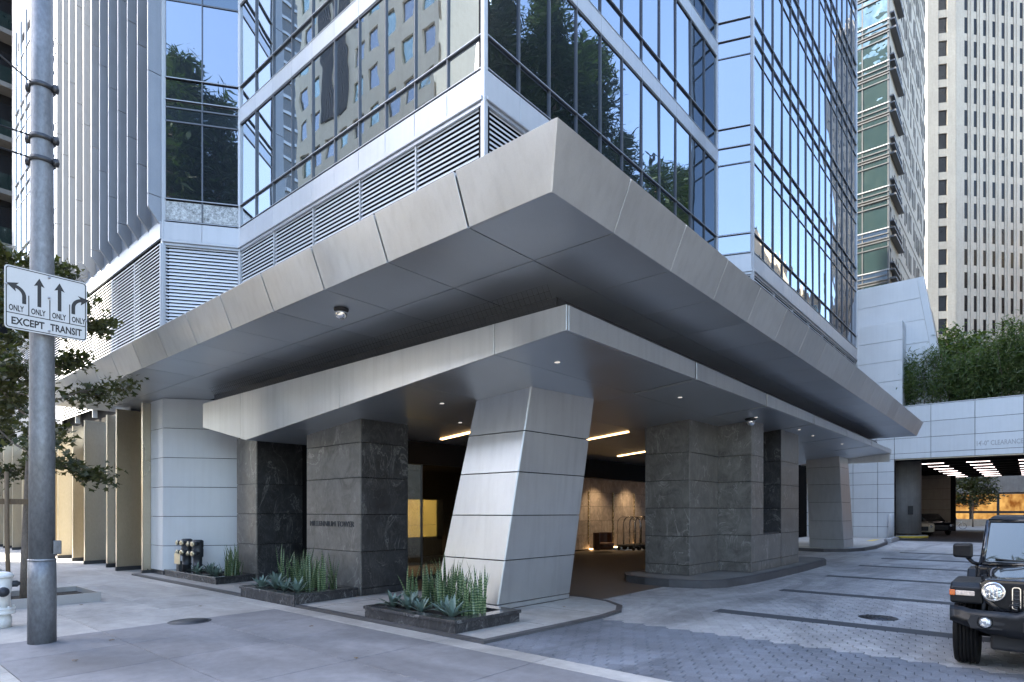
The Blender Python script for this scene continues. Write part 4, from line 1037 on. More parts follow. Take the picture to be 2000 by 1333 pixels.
pieces(dk, 'floor_band', [spec((-57.98, 141, z), Y, Z, X, 40, .7, .3, 'mullion') for z in frange(4, 168, 3.9)] + [spec((-64, 140.98, z), X, Z, -Y, 6, .7, .3, 'mullion') for z in frange(4, 168, 3.9)])
cb = thing('low_office_block', 'lower pale office block opposite the entrance behind the viewpoint', 'building', (-22, 24, 0))
MB().box(-44, -22.3, 6, 37.2, 0, 17).build('body', 'cream', cb)  # unseen block added across the street to control where the sun falls
pieces(cb, 'window', [spec((-22.29, 7.2+3.3*i, 2+4*k), Y, Z, X, 2.2, 2.5, .05, 'win_dark') for i in range(9) for k in range(4)])
bt = thing('blue_glass_tower', 'blue glass tower with white ribs mirrored in the right glass front', 'tower', (80, -80, 0))
MB().box(58, 96, -110, -70, 0, 175).build('body', 'win_blue', bt)
pieces(bt, 'rib', [spec((58+2.4*i, -69.95, 4), X, Z, Y, .28, 168, .5, 'tower_white') for i in range(16)] + [spec((58, -69.9, z), X, Z, Y, 38, .5, .2, 'mullion') for z in frange(4, 172, 4)])
rb = thing('banded_hotel_block', 'cream block with red brick bands mirrored in the far glass wing', 'building', (125, -32, 0))
MB().box(108, 150, -52, -22, 0, 50).build('body', 'cream', rb); MB().box(114, 146, -50, -26, 50, 57).build('roof_storey', 'cream', rb)
pieces(rb, 'brick_band', [spec((107.5, -21.9, z), X, Z, Y, 42.5, 1.2, .4, 'red') for z in frange(6, 48, 4.2)] + [spec((107.9, -52, z), Y, Z, -X, 30, 1.2, .3, 'red') for z in frange(6, 48, 4.2)])
pieces(rb, 'window', [spec((109+3.4*i, -21.98, z+1.5), X, Z, Y, 2.3, 2.1, .1, 'win_green') for i in range(12) for z in frange(6, 46, 4.2)])
tr_ = thing('park_terrace', 'raised park terrace carrying trees behind the viewpoint to the right', 'building', (45, -22, 0))
MB().box(28, 84, -30, -11, 0, 25.5).build('body', 'concrete_dark', tr_)
MB().box(28, 84, -11.3, -11, 25.5, 26.6).build('parapet', 'tower_white', tr_)
sb = thing('grey_podium', 'grey concrete podium across the driveway behind the viewpoint', 'building', (16, -20, 0))
MB().box(5, 27.9, -40, -14.5, 0, 21).build('body', 'concrete_dark', sb)  # unseen block added to cut sky light and darken the right fascia
pieces(sb, 'window', [spec((6+3.6*i, -14.49, 4+4.2*k), X, Z, Y, 2.6, 2.4, .05, 'win_dark') for i in range(6) for k in range(4)])
t2 = thing('rear_terrace', 'raised garden terrace behind the viewpoint', 'building', (-20, -18, 0))
MB().box(-29, -17, -9, 3, 0, 22).build('body', 'concrete_dark', t2)
# buildings that close the street on the left
lb = thing('dark_balcony_building', 'dark glass building with balcony slabs at the far left edge', 'building', (14, 56, 0))
MB().box(7.2, 30, 50.3, 80, 0, 70).build('body', 'win_dark', lb)
pieces(lb, 'balcony_slab', [spec((6.2, 49.2, z), X, Z, Y, 16, .3, 1.6, 'concrete_dark') for z in frange(5, 66, 3.4)])
pieces(lb, 'balcony_glass', [spec((6.3, 49.25, z+.3), X, Z, Y, 15.8, 1.0, .03, 'win_green') for z in frange(5, 66, 3.4)])
pieces(lb, 'mullion', [spec((7.2+1.6*i, 50.25, 0), X, Z, -Y, .12, 66, .1, 'mullion') for i in range(12)])
far = thing('pale_street_block', 'pale sunlit block closing the far end of the street', 'building', (5, 122, 0))
MB().box(-30, 60, 125, 140, 0, 40).build('body', 'concrete_dark', far)
# ---------------------------------------------------------------- street pole, sign, wires, hydrant
PX, PY = 2.21, 10.9
pole = thing('street_pole', 'thick round galvanised street pole with clamps, wires and a lane sign', 'pole', (PX, PY, 0))
MB().lathe([(.172, 0), (.170, .9), (.166, 1.2)], (PX, PY, .002), n=28).build('base_sleeve', 'galv', pole)
MB().lathe([(.158, 1.2), (.153, 3), (.145, 5), (.134, 8), (.124, 11.5)], (PX, PY, .002), n=28).build('shaft', 'galv', pole)
MB().lathe([(.172, 0), (.172, .02)], (PX, PY, 1.195), n=28).build('seam_ring', 'mullion', pole)
MB().box(PX+.10, PX+.20, PY-.16, PY-.06, 1.28, 1.48).build('handhole_cover', 'galv', pole, bevel=.01)
for z, r in ((8.05, .134), (7.30, .137), (6.98, .138)):
    cl = MB(); K = 24
    cl.lathe([(r+.004, -.035), (r+.022, -.03), (r+.022, .03), (r+.004, .035)], (PX, PY, z), n=K).build('clamp', 'steel_dark', pole)
    for a in (-.75, 2.4):
        q = (PX+math.cos(a)*(r+.05), PY+math.sin(a)*(r+.05), z)
        MB().lathe([(.035, -.05), (.045, 0), (.035, .05)], q, n=10).build('clamp_bolt', 'steel_dark', pole)
def wire(label, a, b, sag):
    pts = []
    for k in range(17):
        f = k/16; p = lerp(a, b, f); pts.append((p[0], p[1], p[2]-sag*4*f*(1-f)))
    o = MB().tube(pts, .012, 6, 'steel_dark').build('span_wire', 'steel_dark'); tag(o, label, 'wire', 'span wires on the street pole')
wire('highest span wire rising from the top clamp of the pole', (PX-.14, PY-.05, 8.05), (-12, 14.0, 19.0), .3)
wire('middle span wire leaving the second clamp of the pole', (PX-.15, PY-.02, 7.30), (-16, 10.5, 6.9), .25)
wire('lowest span wire leaving the third clamp of the pole', (PX-.15, PY-.02, 6.98), (-16, 12.5, 8.0), .25)
sg = thing('lane_sign', 'white lane control sign with four black arrows and ONLY texts on the pole', 'sign', (2.23, 10.70, 4.35))
SX, SZ, SY_ = 1.745, 4.43, 10.66
SW, SH = .955, .87
def rrect(x0, x1, z0, z1, r, n=5):
    out = []
    for cx, cz, a0 in ((x1-r, z0+r, -90), (x1-r, z1-r, 0), (x0+r, z1-r, 90), (x0+r, z0+r, 180)):
        for k in range(n+1): a = R(a0+90*k/n); out.append((cx+r*math.cos(a), cz+r*math.sin(a)))
    return out
so_ = Vector((SX, SY_, SZ))
MB().prism_uv(rrect(0, SW, 0, SH, .045), so_, X, Z, Y, .012).build('plate', 'sign_white', sg)
def flat(poly, name, off=.0015, th=.002):
    MB().prism_uv(poly, so_ - Y*off, X, Z, Y, th*.5).build(name, 'sign_black', sg)
b0, b1 = .014, .026
ou, inn = rrect(b0, SW-b0, b0, SH-b0, .038), rrect(b1, SW-b1, b1, SH-b1, .03)
mb = MB(); k = len(ou)
for i in range(k):
    j = (i+1) % k
    q = [(so_.x+ou[i][0], so_.y-.0015, so_.z+ou[i][1]), (so_.x+ou[j][0], so_.y-.0015, so_.z+ou[j][1]), (so_.x+inn[j][0], so_.y-.0015, so_.z+inn[j][1]), (so_.x+inn[i][0], so_.y-.0015, so_.z+inn[i][1])]
    mb.add(q, [(0, 1, 2, 3)])
mb.build('border', 'sign_black', sg)
flat([(.026, .212), (SW-.026, .212), (SW-.026, .224), (.026, .224)], 'divider')
for x in (.26, .50, .735): flat([(x, .224), (x+.012, .224), (x+.012, .50), (x, .50)], 'divider')
def straight(cx):
    flat([(cx-.022, .37), (cx+.022, .37), (cx+.022, .67), (cx+.062, .655), (cx, .775), (cx-.062, .655), (cx-.022, .67)], 'arrow')
straight(.385); straight(.62)
def bent(cx, d):
    out = []; inn_ = []
    for k in range(9):
        a = R(90*k/8)
        out.append((cx + d*(-.115+.115+0)+0, 0)) if False else None
    rc = .125; hw = .023
    # start upright at cx, turn towards -d
    o1 = [(cx-d*0+d*hw, .37)]; i1 = [(cx-d*hw, .37)]
    for k in range(9):
        a = R(75*k/8)
        o1.append((cx - d*rc + d*(rc+hw)*math.cos(a), .47+(rc+hw)*math.sin(a))); i1.append((cx - d*rc + d*(rc-hw)*math.cos(a), .47+(rc-hw)*math.sin(a)))
    a = R(75); c_ = Vector((cx - d*rc + d*rc*math.cos(a), .47+rc*math.sin(a), 0)); tdir = Vector((-d*math.sin(a), math.cos(a), 0)); nd = Vector((d*math.cos(a), math.sin(a), 0))
    h1 = c_ - tdir*.02 + nd*.068; h2 = c_ - tdir*.02 - nd*.068; tip_ = c_ + tdir*.11
    poly = o1 + [(h1.x, h1.y), (tip_.x, tip_.y), (h2.x, h2.y)] + i1[::-1]
    if d < 0: poly = poly[::-1]
    flat(poly, 'arrow')
bent(.215, 1); bent(.785, -1)
for x0 in (.045, .29, .53, .765):
    text(sg, 'only_text', 'ONLY', so_ + X*(x0+.085) + Z*.292 - Y*.0005, X, Z, -Y, .165, .085, .0012, 'sign_black', .03)
text(sg, 'except_text', 'EXCEPT', so_ + X*.26 + Z*.115 - Y*.0005, X, Z, -Y, .37, .105, .0012, 'sign_black', .03)
text(sg, 'transit_text', 'TRANSIT', so_ + X*.70 + Z*.115 - Y*.0005, X, Z, -Y, .38, .105, .0012, 'sign_black', .03)
for x, z in ((.495, .82), (.495, .53), (.495, .055), (.02, .60), (SW-.02, .30)):
    MB().lathe([(.017, -.010), (.014, 0)], (SX+x, SY_, SZ+z), 'y', 10).build('bolt', 'mullion', sg)
MB().box(2.2, 2.26, SY_+.014, PY-.13, 5.1, 5.14).build('bracket', 'galv', sg); MB().box(2.2, 2.26, SY_+.014, PY-.13, 4.55, 4.59).build('bracket', 'galv', sg)
hy = thing('fire_hydrant', 'white fire hydrant at the left edge beside the street pole', 'hydrant', (2.05, 12.85, 0))
hx, hyy = 2.05, 12.85
MB().lathe([(.15, 0), (.15, .17), (.135, .18), (.135, .22)], (hx, hyy, 0), n=24).build('foot', 'hydrant', hy)
MB().lathe([(.20, .22), (.20, .25), (.19, .26), (.19, .29), (.20, .30), (.20, .325)], (hx, hyy, 0), n=24).build('flange', 'hydrant', hy)
MB().lathe([(.135, .325), (.135, .55), (.15, .62), (.155, .78), (.15, .82)], (hx, hyy, 0), n=24).build('barrel', 'hydrant', hy)
MB().lathe([(.175, .82), (.18, .84), (.17, .87), (.12, .90), (.06, .915)], (hx, hyy, 0), n=24).build('cap', 'hydrant', hy)
MB().lathe([(.075, 0), (.08, -.16), (.06, -.17), (.06, -.2)], (hx, hyy-.1, .6), 'y', 20).build('front_outlet', 'pipe', hy)
MB().lathe([(.085, 0), (.088, -.13)], (hx, hyy-.1, .6), 'y', 20).build('outlet_neck', 'hydrant', hy)
MB().lathe([(.05, .1), (.055, .22), (.04, .235), (.025, .26)], (hx, hyy, .70), 'x', 16).build('side_outlet', 'pipe', hy)
for k in range(6):
    a = k*1.047; MB().lathe([(.018, .325), (.018, .35)], (hx+.17*math.cos(a), hyy+.17*math.sin(a), 0), n=6).build('bolt', 'hydrant', hy)
# standpipe with brass caps
sp_ = thing('standpipe', 'fire standpipe with eight brass caps and a brass plate by the pale wall', 'standpipe', (7.1, 18.3, .1))
def stand(x, y, h):
    MB().lathe([(.115, .1), (.115, .36), (.13, .37), (.13, .40), (.115, .41), (.115, h-.50), (.145, h-.48), (.15, h-.28), (.14, h-.25), (.14, h-.22), (.15, h-.20), (.15, h-.03), (.10, h)], (x, y, 0), n=20).build('pipe', 'pipe', sp_)
    for z in (h-.38, h-.11):
        for dy in (-.085, .085):
            d = Vector((-.82, -.12+dy*2.2, 0)).normalized(); p = Vector((x, y+dy, z))
            MB().tube([p, p+d*.22], .062, 14).build('outlet', 'pipe', sp_); o = MB().tube([p+d*.21, p+d*.235, p+d*.25], [.072, .074, .055], 16).build('cap', 'cap_brass', sp_)
            MB().tube([p+d*.25, p+d*.275], .018, 8).build('lug', 'cap_brass', sp_)
stand(7.20, 17.95, 1.10); stand(7.12, 18.5, 1.12)
MB().box(6.78, 6.80, 18.12, 18.50, .42, .72).build('brass_plate', 'cap_brass', sp_, bevel=.004); MB().box(6.80, 6.9, 18.25, 18.4, .1, .5).build('plate_post', 'pipe', sp_)
# ---------------------------------------------------------------- manholes, drain, studs, leaves
def disc(name, label, x, y, z, r, m, grate=False):
    t = thing(name, label, 'manhole', (x, y, z))
    MB().lathe([(r, -.03), (r, .0), (r-.03, .004)], (x, y, z), n=36).build('frame', 'steel_dark' if grate else m, t)
    MB().lathe([(r-.04, -.02), (r-.045, .006)], (x, y, z), n=36).build('lid', m, t)
    if grate:
        for k in range(7): MB().box(x-r*.6, x+r*.6, y-r*.62+k*r*.2, y-r*.62+k*r*.2+.03, z+.0065, z+.016).build('grate_bar', 'steel_dark', t)
disc('manhole_cover', 'dark round manhole cover in the pavement left of the middle planter', 4.3, 11.05, .003, .34, 'pipe')
disc('drain_cover', 'round iron drain cover with bars set in the driveway pavers', 12.5, 2.07, .004, .31, 'steel_dark', True)
for k in range(6):
    o = MB().lathe([(.05, 0), (.04, .012)], (14.0+1.25*k, 12.2, -.012), n=10).build('floor_stud', 'sign_white'); tag(o, 'small white floor stud in the brown drive under the porch', 'stud', 'white studs across the porch drive')
lf = [(2.9, 10.25), (5.1, 12.6), (5.4, 9.0), (3.6, 14.6), (9.6, 6.9), (4.6, 6.6), (2.2, 9.2)]
lfn = ['left of the street pole foot', 'near the middle planter', 'in front of the middle planter on dark slabs', 'near the tree bed', 'on the rounded pavement tip', 'on the dark slabs in the foreground', 'beside the kerb']
for (x, y), nm in zip(lf, lfn):
    a = random.uniform(0, 6); vs = []
    for k in range(10):
        an_ = a+k*.628; rr = .045 if k % 2 == 0 else .022; vs.append((x+rr*math.cos(an_), y+rr*math.sin(an_)*.8, .045 if 'tip' in nm else .012 + (.01 if k % 3 == 0 else 0)))
    o = MB().add(vs+[(x, y, .052 if 'tip' in nm else .02)], [(k, (k+1) % 10, 10) for k in range(10)]).build('fallen_leaf', 'wood'); tag(o, 'small brown fallen leaf ' + nm, 'leaf')
# ---------------------------------------------------------------- trees
import numpy as np
rng = np.random.default_rng(5)
def leaf_cloud(centers, per, spread, size, shape='maple', flat_=.5):
    """leaf shaped faces scattered round the given twig points"""
    c = np.repeat(np.asarray(centers, float), per, 0); n = len(c)
    c = c + rng.normal(0, 1, (n, 3))*np.asarray(spread)
    nz = rng.normal(0, 1, (n, 3)); nz[:, 2] = np.abs(nz[:, 2])*1.0 + flat_; nz /= np.linalg.norm(nz, axis=1)[:, None]
    t = rng.normal(0, 1, (n, 3)); t -= nz*(t*nz).sum(1)[:, None]; t /= np.linalg.norm(t, axis=1)[:, None]; b = np.cross(nz, t)
    if shape == 'maple': P = [(-1, 0), (-.35, -.28), (-.45, -.9), (.15, -.38), (1, 0), (.15, .38), (-.45, .9), (-.35, .28)]
    elif shape == 'blade': P = [(-1, 0), (-.2, -.16), (1, 0), (-.2, .16)]
    else: P = [(-1, 0), (-.1, -.5), (1, 0), (-.1, .5)]
    s = size*rng.uniform(.6, 1.25, n); k = len(P)
    V = np.stack([c + t*(s*p[0])[:, None] + b*(s*p[1])[:, None] + nz*(s*.12*abs(p[1]))[:, None] for p in P], 1).reshape(-1, 3)
    F = np.arange(n*k).reshape(n, k)
    return V, F
def cloud_obj(name, V, F, m, parent, loc=(0, 0, 0)):
    me = bpy.data.meshes.new(name); k = F.shape[1]; n = len(F)
    me.vertices.add(len(V)); me.vertices.foreach_set('co', V.astype('f').ravel())
    me.loops.add(n*k); me.loops.foreach_set('vertex_index', F.astype('i').ravel())
    me.polygons.add(n); me.polygons.foreach_set('loop_start', np.arange(0, n*k, k, dtype='i')); me.polygons.foreach_set('loop_total', np.full(n, k, 'i'))
    me.materials.append(M[m]); me.update(calc_edges=True); me.validate()
    return link(name, me, parent, loc)
def grow(base, h, lean=(0, 0), nbr=10, reach=2.2, first=.35, r0=.07, up=.5, seed=1, sub=4):
    rd = random.Random(seed); wood = MB(); tips = []
    tr = []
    for k in range(9):
        f = k/8; tr.append(Vector((base[0]+lean[0]*f+.05*math.sin(3*f+seed), base[1]+lean[1]*f+.05*math.cos(4*f+seed), base[2]+h*f)))
    trunk = MB().tube(tr, [r0*(1-.82*k/8) for k in range(9)], 10)
    for i in range(nbr):
        f = first+(1-first)*(i+.5)/nbr; p = Vector(lerp(tr[int(f*8)], tr[min(8, int(f*8)+1)], f*8-int(f*8)))
        a = i*2.4+rd.uniform(-.4, .4); L_ = reach*(1.05-.55*f)*rd.uniform(.75, 1.15)
        d = Vector((math.cos(a), math.sin(a), up+rd.uniform(-.15, .3))).normalized()
        pts = [p]; q = p
        for k in range(5):
            d = (d+Vector((rd.gauss(0, .13), rd.gauss(0, .13), rd.gauss(.02, .12)))).normalized(); q = q+d*L_/5; pts.append(q)
            if k >= 1:
                for _ in range(sub//2+1):
                    e = (d+Vector((rd.gauss(0, .8), rd.gauss(0, .8), rd.gauss(-.1, .5)))).normalized(); s_ = q+e*L_*rd.uniform(.12, .32)
                    wood.tube([q, (q+s_)/2+Vector((0, 0, .03)), s_], [r0*.10, r0*.07, r0*.04], 5, None, False); tips.append(s_); tips.append((q+s_)/2)
        tips.append(q)
        wood.tube(pts, [r0*.42*(1-f*.5)*(1-.14*k) for k in range(6)], 6, None, False)
    return trunk, wood, tips
def tree(name, label, base, h, leafm, group=None, per=9, size=.07, spread=.16, shape='maple', **kw):
    t = thing(name, label, 'tree', base, group)
    trunk, wood, tips = grow(base, h, **kw)
    trunk.build('trunk', 'bark', t); wood.build('limbs', 'bark', t)
    V, F = leaf_cloud([tuple(p) for p in tips], per, (spread, spread, spread*.8), size, shape)
    o = cloud_obj('crown', V - np.asarray(base), F, leafm, t, base); return t
tree('street_tree', 'young maple in the grey bed behind the street pole', (2.92, 15.75, 0), 7.0, 'leaf', per=13, size=.085, spread=.12, nbr=18, reach=1.8, first=.40, r0=.075, up=.25, seed=4, lean=(.25, .1))
tree('street_tree', 'second street tree at the far left beyond the hydrant', (2.9, 22.5, 0), 7.4, 'leaf', per=12, size=.09, spread=.14, nbr=17, reach=2.0, first=.38, r0=.08, up=.35, seed=9)
tb = thing('tree_bed', 'low grey metal tree bed frame with dark soil behind the pole', 'tree bed', (3.3, 15.7, 0))
tp_ = [(2.25, 15.0), (4.05, 15.0), (4.05, 16.7), (2.25, 16.7)]; ti = inset(tp_, .05)
for i in range(4):
    j = (i+1) % 4; MB().hexa([(*tp_[i], 0), (*tp_[j], 0), (*ti[j], 0), (*ti[i], 0), (*tp_[i], .19), (*tp_[j], .19), (*ti[j], .19), (*ti[i], .19)]).build('rail', 'mullion', tb)
MB().prism(ti, 0, .08).build('soil', 'soil', tb)
tb2 = thing('tree_bed', 'far grey tree bed frame round the second street tree', 'tree bed', (3, 22.5, 0))
tp_ = [(2.2, 21.6), (3.7, 21.6), (3.7, 23.4), (2.2, 23.4)]; ti = inset(tp_, .05)
for i in range(4):
    j = (i+1) % 4; MB().hexa([(*tp_[i], 0), (*tp_[j], 0), (*ti[j], 0), (*ti[i], 0), (*tp_[i], .22), (*tp_[j], .22), (*ti[j], .22), (*ti[i], .22)]).build('rail', 'mullion', tb2)
MB().prism(ti, 0, .08).build('soil', 'soil', tb2)
for (x, y), nm in zip(((2.62, 15.55), (2.45, 16.1)), ('nearer to the young maple trunk', 'leftmost by the young maple')):
    o = MB().tube([(x, y, 0), (x-.03, y, 1.3), (x-.04, y, 2.7)], .038, 8, 'wood').build('tree_stake', 'wood'); tag(o, 'brown wooden tree stake ' + nm, 'stake')
o = MB().box(2.2, 3.05, 15.62, 15.67, 2.05, 2.16).build('tie_board', 'wood'); tag(o, 'wooden cross board tying the stakes to the young maple', 'board')
# bamboo hedge and tree on the garage roof
def blob_centers(n, c, r):
    p = rng.normal(0, 1, (n, 3)); p /= np.linalg.norm(p, axis=1)[:, None]; p *= rng.uniform(.35, 1, (n, 1))**.6
    return p*np.asarray(r) + np.asarray(c)
hd = thing('bamboo_hedge', 'dense drooping bamboo hedge along the garage roof', 'hedge', (50, 1, 8.9))
cs = []
for k in range(44):
    y = 7.3 - k*.42; hgt = 3.2 + .7*math.sin(k*.5) + .5*math.sin(k*1.3+1) + min(k*.06, 1.0)
    if k < 4: hgt *= .55+.15*k
    cs.append(blob_centers(95, (49.7+.5*math.sin(k*1.7), y, 8.8+hgt*.52), (1.5, .75, hgt*.56)))
V, F = leaf_cloud(np.concatenate(cs), 20, (.26, .26, .26), .18, 'blade', .1)
cloud_obj('foliage', V-np.array((50, 1, 8.9)), F, 'leaf_bamboo', hd, (50, 1, 8.9))
mb = MB()
for k in range(40):
    x, y = 49.6+random.uniform(-.8, .8), 7.2-k*.45; mb.tube([(x, y, 8.9), (x+random.uniform(-.2, .2), y, 10.6), (x-random.uniform(.2, .8), y+random.uniform(-.3, .3), 12.2)], [.03, .025, .01], 5, None, False)
mb.build('canes', 'bark', hd, 'stuff')
tree('roof_tree', 'broad leaved tree rising behind the bamboo hedge', (60, 4.2, 8.9), 6.6, 'leaf_bright', per=11, size=.16, spread=.38, shape='oval', nbr=20, reach=3.0, first=.35, r0=.12, up=.55, seed=3)
# small trees beyond the garage
tree('street_tree', 'small street tree in front of the orange lit shopfront', (94, 5.35, 0), 6.0, 'leaf', per=8, size=.19, spread=.3, shape='oval', nbr=18, reach=3.0, first=.36, r0=.10, up=.4, seed=12)
tree('street_tree', 'street tree right of the lit shopfront at the picture edge', (95, -3.4, 0), 6.4, 'leaf', per=8, size=.19, spread=.3, shape='oval', nbr=18, reach=3.0, first=.36, r0=.10, up=.4, seed=15)
for k, (x, y) in enumerate(((99.5, -1.8), (99.5, -3.6), (99.5, -5.6))):
    t = thing('shrub', ['clipped green shrub left of three before the shopfront', 'middle clipped green shrub before the shopfront', 'right clipped green shrub before the shopfront'][k], 'shrub', (x, y, 0))
    V, F = leaf_cloud(blob_centers(160, (0, 0, .6), (.9, .9, .6)), 5, (.1, .1, .1), .1, 'oval'); cloud_obj('foliage', V, F, 'leaf_dark', t, (x, y, 0))
# conifers and broad trees on the terraces that the glass mirrors
def conifer(h, seed):
    r = random.Random(seed); cs = []
    for k in range(int(h*9)):
        z = h*(.12+.88*k/(h*9)); rad = (h-z)*.20*r.uniform(.6, 1.2)+.15
        for q in range(3):
            a = r.uniform(0, 6.28); f = r.uniform(.25, 1); cs.append((rad*f*math.cos(a), rad*f*math.sin(a), z-.25*rad*f))
    return cs
cons = []
for k, h in enumerate((15, 12, 17)):
    t = thing('conifer', 'tall dark conifer on the park terrace mirrored in the glass', 'tree', (0, 0, 0), 'conifers mirrored in the glass')
    MB().tube([(0, 0, 0), (0, 0, h*.5), (0, 0, h*.98)], [.28, .18, .03], 8).build('trunk', 'bark', t)
    V, F = leaf_cloud(conifer(h, k), 12, (.42, .42, .22), .34, 'blade', .6); cloud_obj('crown', V, F, 'leaf_dark', t); cons.append(t)
spots = [(33, -12.5, 25.5), (35.8, -13, 25.5), (39.2, -12.4, 25.5), (41.5, -13.6, 25.5), (44, -12.5, 25.5), (46.6, -13.4, 25.5), (52.5, -13.5, 25.5), (58, -12.8, 25.5), (63, -12.6, 25.5), (67, -13, 25.5), (-18.5, 1.5, 22), (-20, -.6, 22), (-18.4, -2.8, 22), (-19, -5.5, 22), (-22, -1.6, 22)]
used = set()
for k, (x, y, z) in enumerate(spots):
    src = cons[k % 3]
    if k < 3: src.location = (x, y, z); o = src
    else: o = dup(src, (x, y, z), random.uniform(0, 6))
    s_ = random.uniform(.8, 1.15); o.scale = (s_*1.6, s_*1.6, s_)
    if x < 0: o['label'] = 'dark conifer on the small rear terrace behind the viewpoint'; o['group'] = 'conifers on the rear terrace'
# ---------------------------------------------------------------- parked off-roader at the right edge
M['car_paint'] = mat('dark_car_paint', (.008, .0095, .014), .14, .25, (2, .1), (60, .03), 0, None, coat=1.0)
M['car_plastic'] = mat('grey_black_plastic', (.0075, .008, .0095), .40, 0, (3, .1), (160, .2), 0, (220, .06), spec=.35)
M['tyre'] = mat('tyre_rubber', (.0055, .0055, .006), .75, 0, (4, .2), (80, .2), 0, (120, .1), spec=.25)
M['car_glass'] = glassmat('car_glass', (.75, .82, .80), (.012, .016, .016), .05, .004, .8)
M['lamp_glass'] = glassmat('lamp_glass', (.95, .95, .95), (.35, .36, .37), .45, .06, 22)
M['amber'] = mat('amber_lens', (.55, .12, .02), .2, 0, (9, .1), (60, .05), 0, None, coat=.6)
M['lens_pale'] = mat('pale_lens', (.62, .50, .42), .2, 0, (30, .3), (60, .1), 0, None, coat=.6)
def wheel(parent, x, y, r, w, rim='car_plastic', grooves=4, sgn=1):
    wt = MB(); hw = w/2; prof = [(r*.62, -hw*.92), (r*.80, -hw), (r*.95, -hw*.94)]
    n_g = grooves
    for k in range(n_g+1):
        a = -hw*.84+(1.68*hw)*k/(n_g+1); b = a+1.68*hw/(n_g+1)-.016
        prof += [(r, a), (r, b)]
        if k < n_g: prof += [(r-.012, b+.002), (r-.012, b+.014)]
    prof += [(r*.95, hw*.94), (r*.80, hw), (r*.62, hw*.92)]
    o = wt.lathe(prof, (x, y, r), 'y', 40).build('tyre', 'tyre', parent)
    ri = MB().lathe([(r*.62, hw*.8), (r*.60, hw*.86), (r*.52, hw*.5), (r*.2, hw*.55), (r*.16, hw*.75)] if sgn > 0 else [(r*.62, -hw*.8), (r*.60, -hw*.86), (r*.52, -hw*.5), (r*.2, -hw*.55), (r*.16, -hw*.75)], (x, y, r), 'y', 28).build('rim', rim, o)
    return o
jp = thing('off_road_car', 'dark off roader with round headlight and slotted grille parked facing the camera', 'car', (9.55, -.2, 0))
JX, JY = 9.55, -.2
def jb(name, m, pts, parent=jp, bevel=.012, seg=2):
    """hexahedron from 4 lower and 4 upper points in car coordinates"""
    return MB().hexa([(JX+p[0], JY+p[1], p[2]) for p in pts]).build(name, m, parent, bevel=bevel, seg=seg)
def jbox(name, m, x0, x1, y0, y1, z0, z1, parent=jp, bevel=.012, seg=2):
    return MB().box(JX+x0, JX+x1, JY+y0, JY+y1, z0, z1).build(name, m, parent, bevel=bevel, seg=seg)
body = jb('tub', 'car_paint', [(.72, -.76, .55), (3.05, -.76, .55), (3.05, .76, .55), (.72, .76, .55), (.72, -.74, 1.18), (3.05, -.74, 1.18), (3.05, .74, 1.18), (.72, .74, 1.18)], bevel=.03)
# hood: lofted with a raised centre and rounded shoulders
mb = MB(); NX, NY = 10, 24; vs = []
for i in range(NX+1):
    f = i/NX; x = -.50 + 1.28*f; hw = .60+.10*f
    for j in range(NY+1):
        q = -1+2*j/NY; e = abs(q)
        z = 1.115+.075*f - .115*max(0, (e-.62)/.38)**2.2 + .028*math.exp(-((e-.0)/.42)**4)*min(1, f*3)
        if e > .985: z -= .10
        vs.append((JX+x, JY+q*hw, z - (.05*(1-f*6)**2 if f < .166 else 0)))
fs = [(i*(NY+1)+j, (i+1)*(NY+1)+j, (i+1)*(NY+1)+j+1, i*(NY+1)+j+1) for i in range(NX) for j in range(NY)]
hood = mb.add(vs, fs, None, True).build('hood', 'car_paint', jp)
sl2 = hood.modifiers.new('thick', 'SOLIDIFY'); sl2.thickness = .02
jb('inner_bay', 'car_plastic', [(-.46, -.58, .55), (.75, -.70, .55), (.75, .70, .55), (-.46, .58, .55), (-.46, -.57, 1.02), (.75, -.68, 1.07), (.75, .68, 1.07), (-.46, .57, 1.02)], bevel=0)
# grille face
gy = [(-.66, 1.06), (-.62, .86), (-.50, .74), (-.42, .72), (.42, .72), (.50, .74), (.62, .86), (.66, 1.06), (.60, 1.115), (-.60, 1.115)]
g0 = JX-.54
MB().prism_uv([(a, b) for a, b in gy], (g0, JY, 0), Y, Z, X, .10).build('grille_panel', 'car_paint', jp, bevel=.02, seg=3)
inb = [(a*.93, .915+(b-.915)*.80) for a, b in gy]
MB().prism_uv(inb, (g0-.006, JY, 0), Y, Z, X, .02).build('grille_insert', 'car_plastic', jp, bevel=.01)
for k in range(7):
    y = -.318+.106*k
    o = MB(); rr = rrect(-.040, .040, .775, 1.035, .028, 4); r2 = rrect(-.031, .031, .785, 1.025, .022, 4); n = len(rr)
    for i in range(n):
        j = (i+1) % n
        q = [(g0-.012, JY+y+rr[i][0], rr[i][1]), (g0-.012, JY+y+rr[j][0], rr[j][1]), (g0-.012, JY+y+r2[j][0], r2[j][1]), (g0-.012, JY+y+r2[i][0], r2[i][1])]
        o.hexa(q + [(p[0]-.012, p[1], p[2]) for p in q])
    fr = o.build('slot_frame', 'chrome', jp)
    MB().prism_uv(r2, (g0-.0085, JY+y, 0), Y, Z, X, .002).build('slot', 'sign_black', fr)
    sm_ = MB()
    for q in range(5): sm_.tube([(g0-.012, JY+y-.026, .81+.045*q), (g0-.016, JY+y, .80+.045*q), (g0-.012, JY+y+.026, .81+.045*q)], .006, 5, None, False)
    sm_.build('mesh', 'steel_dark', fr)
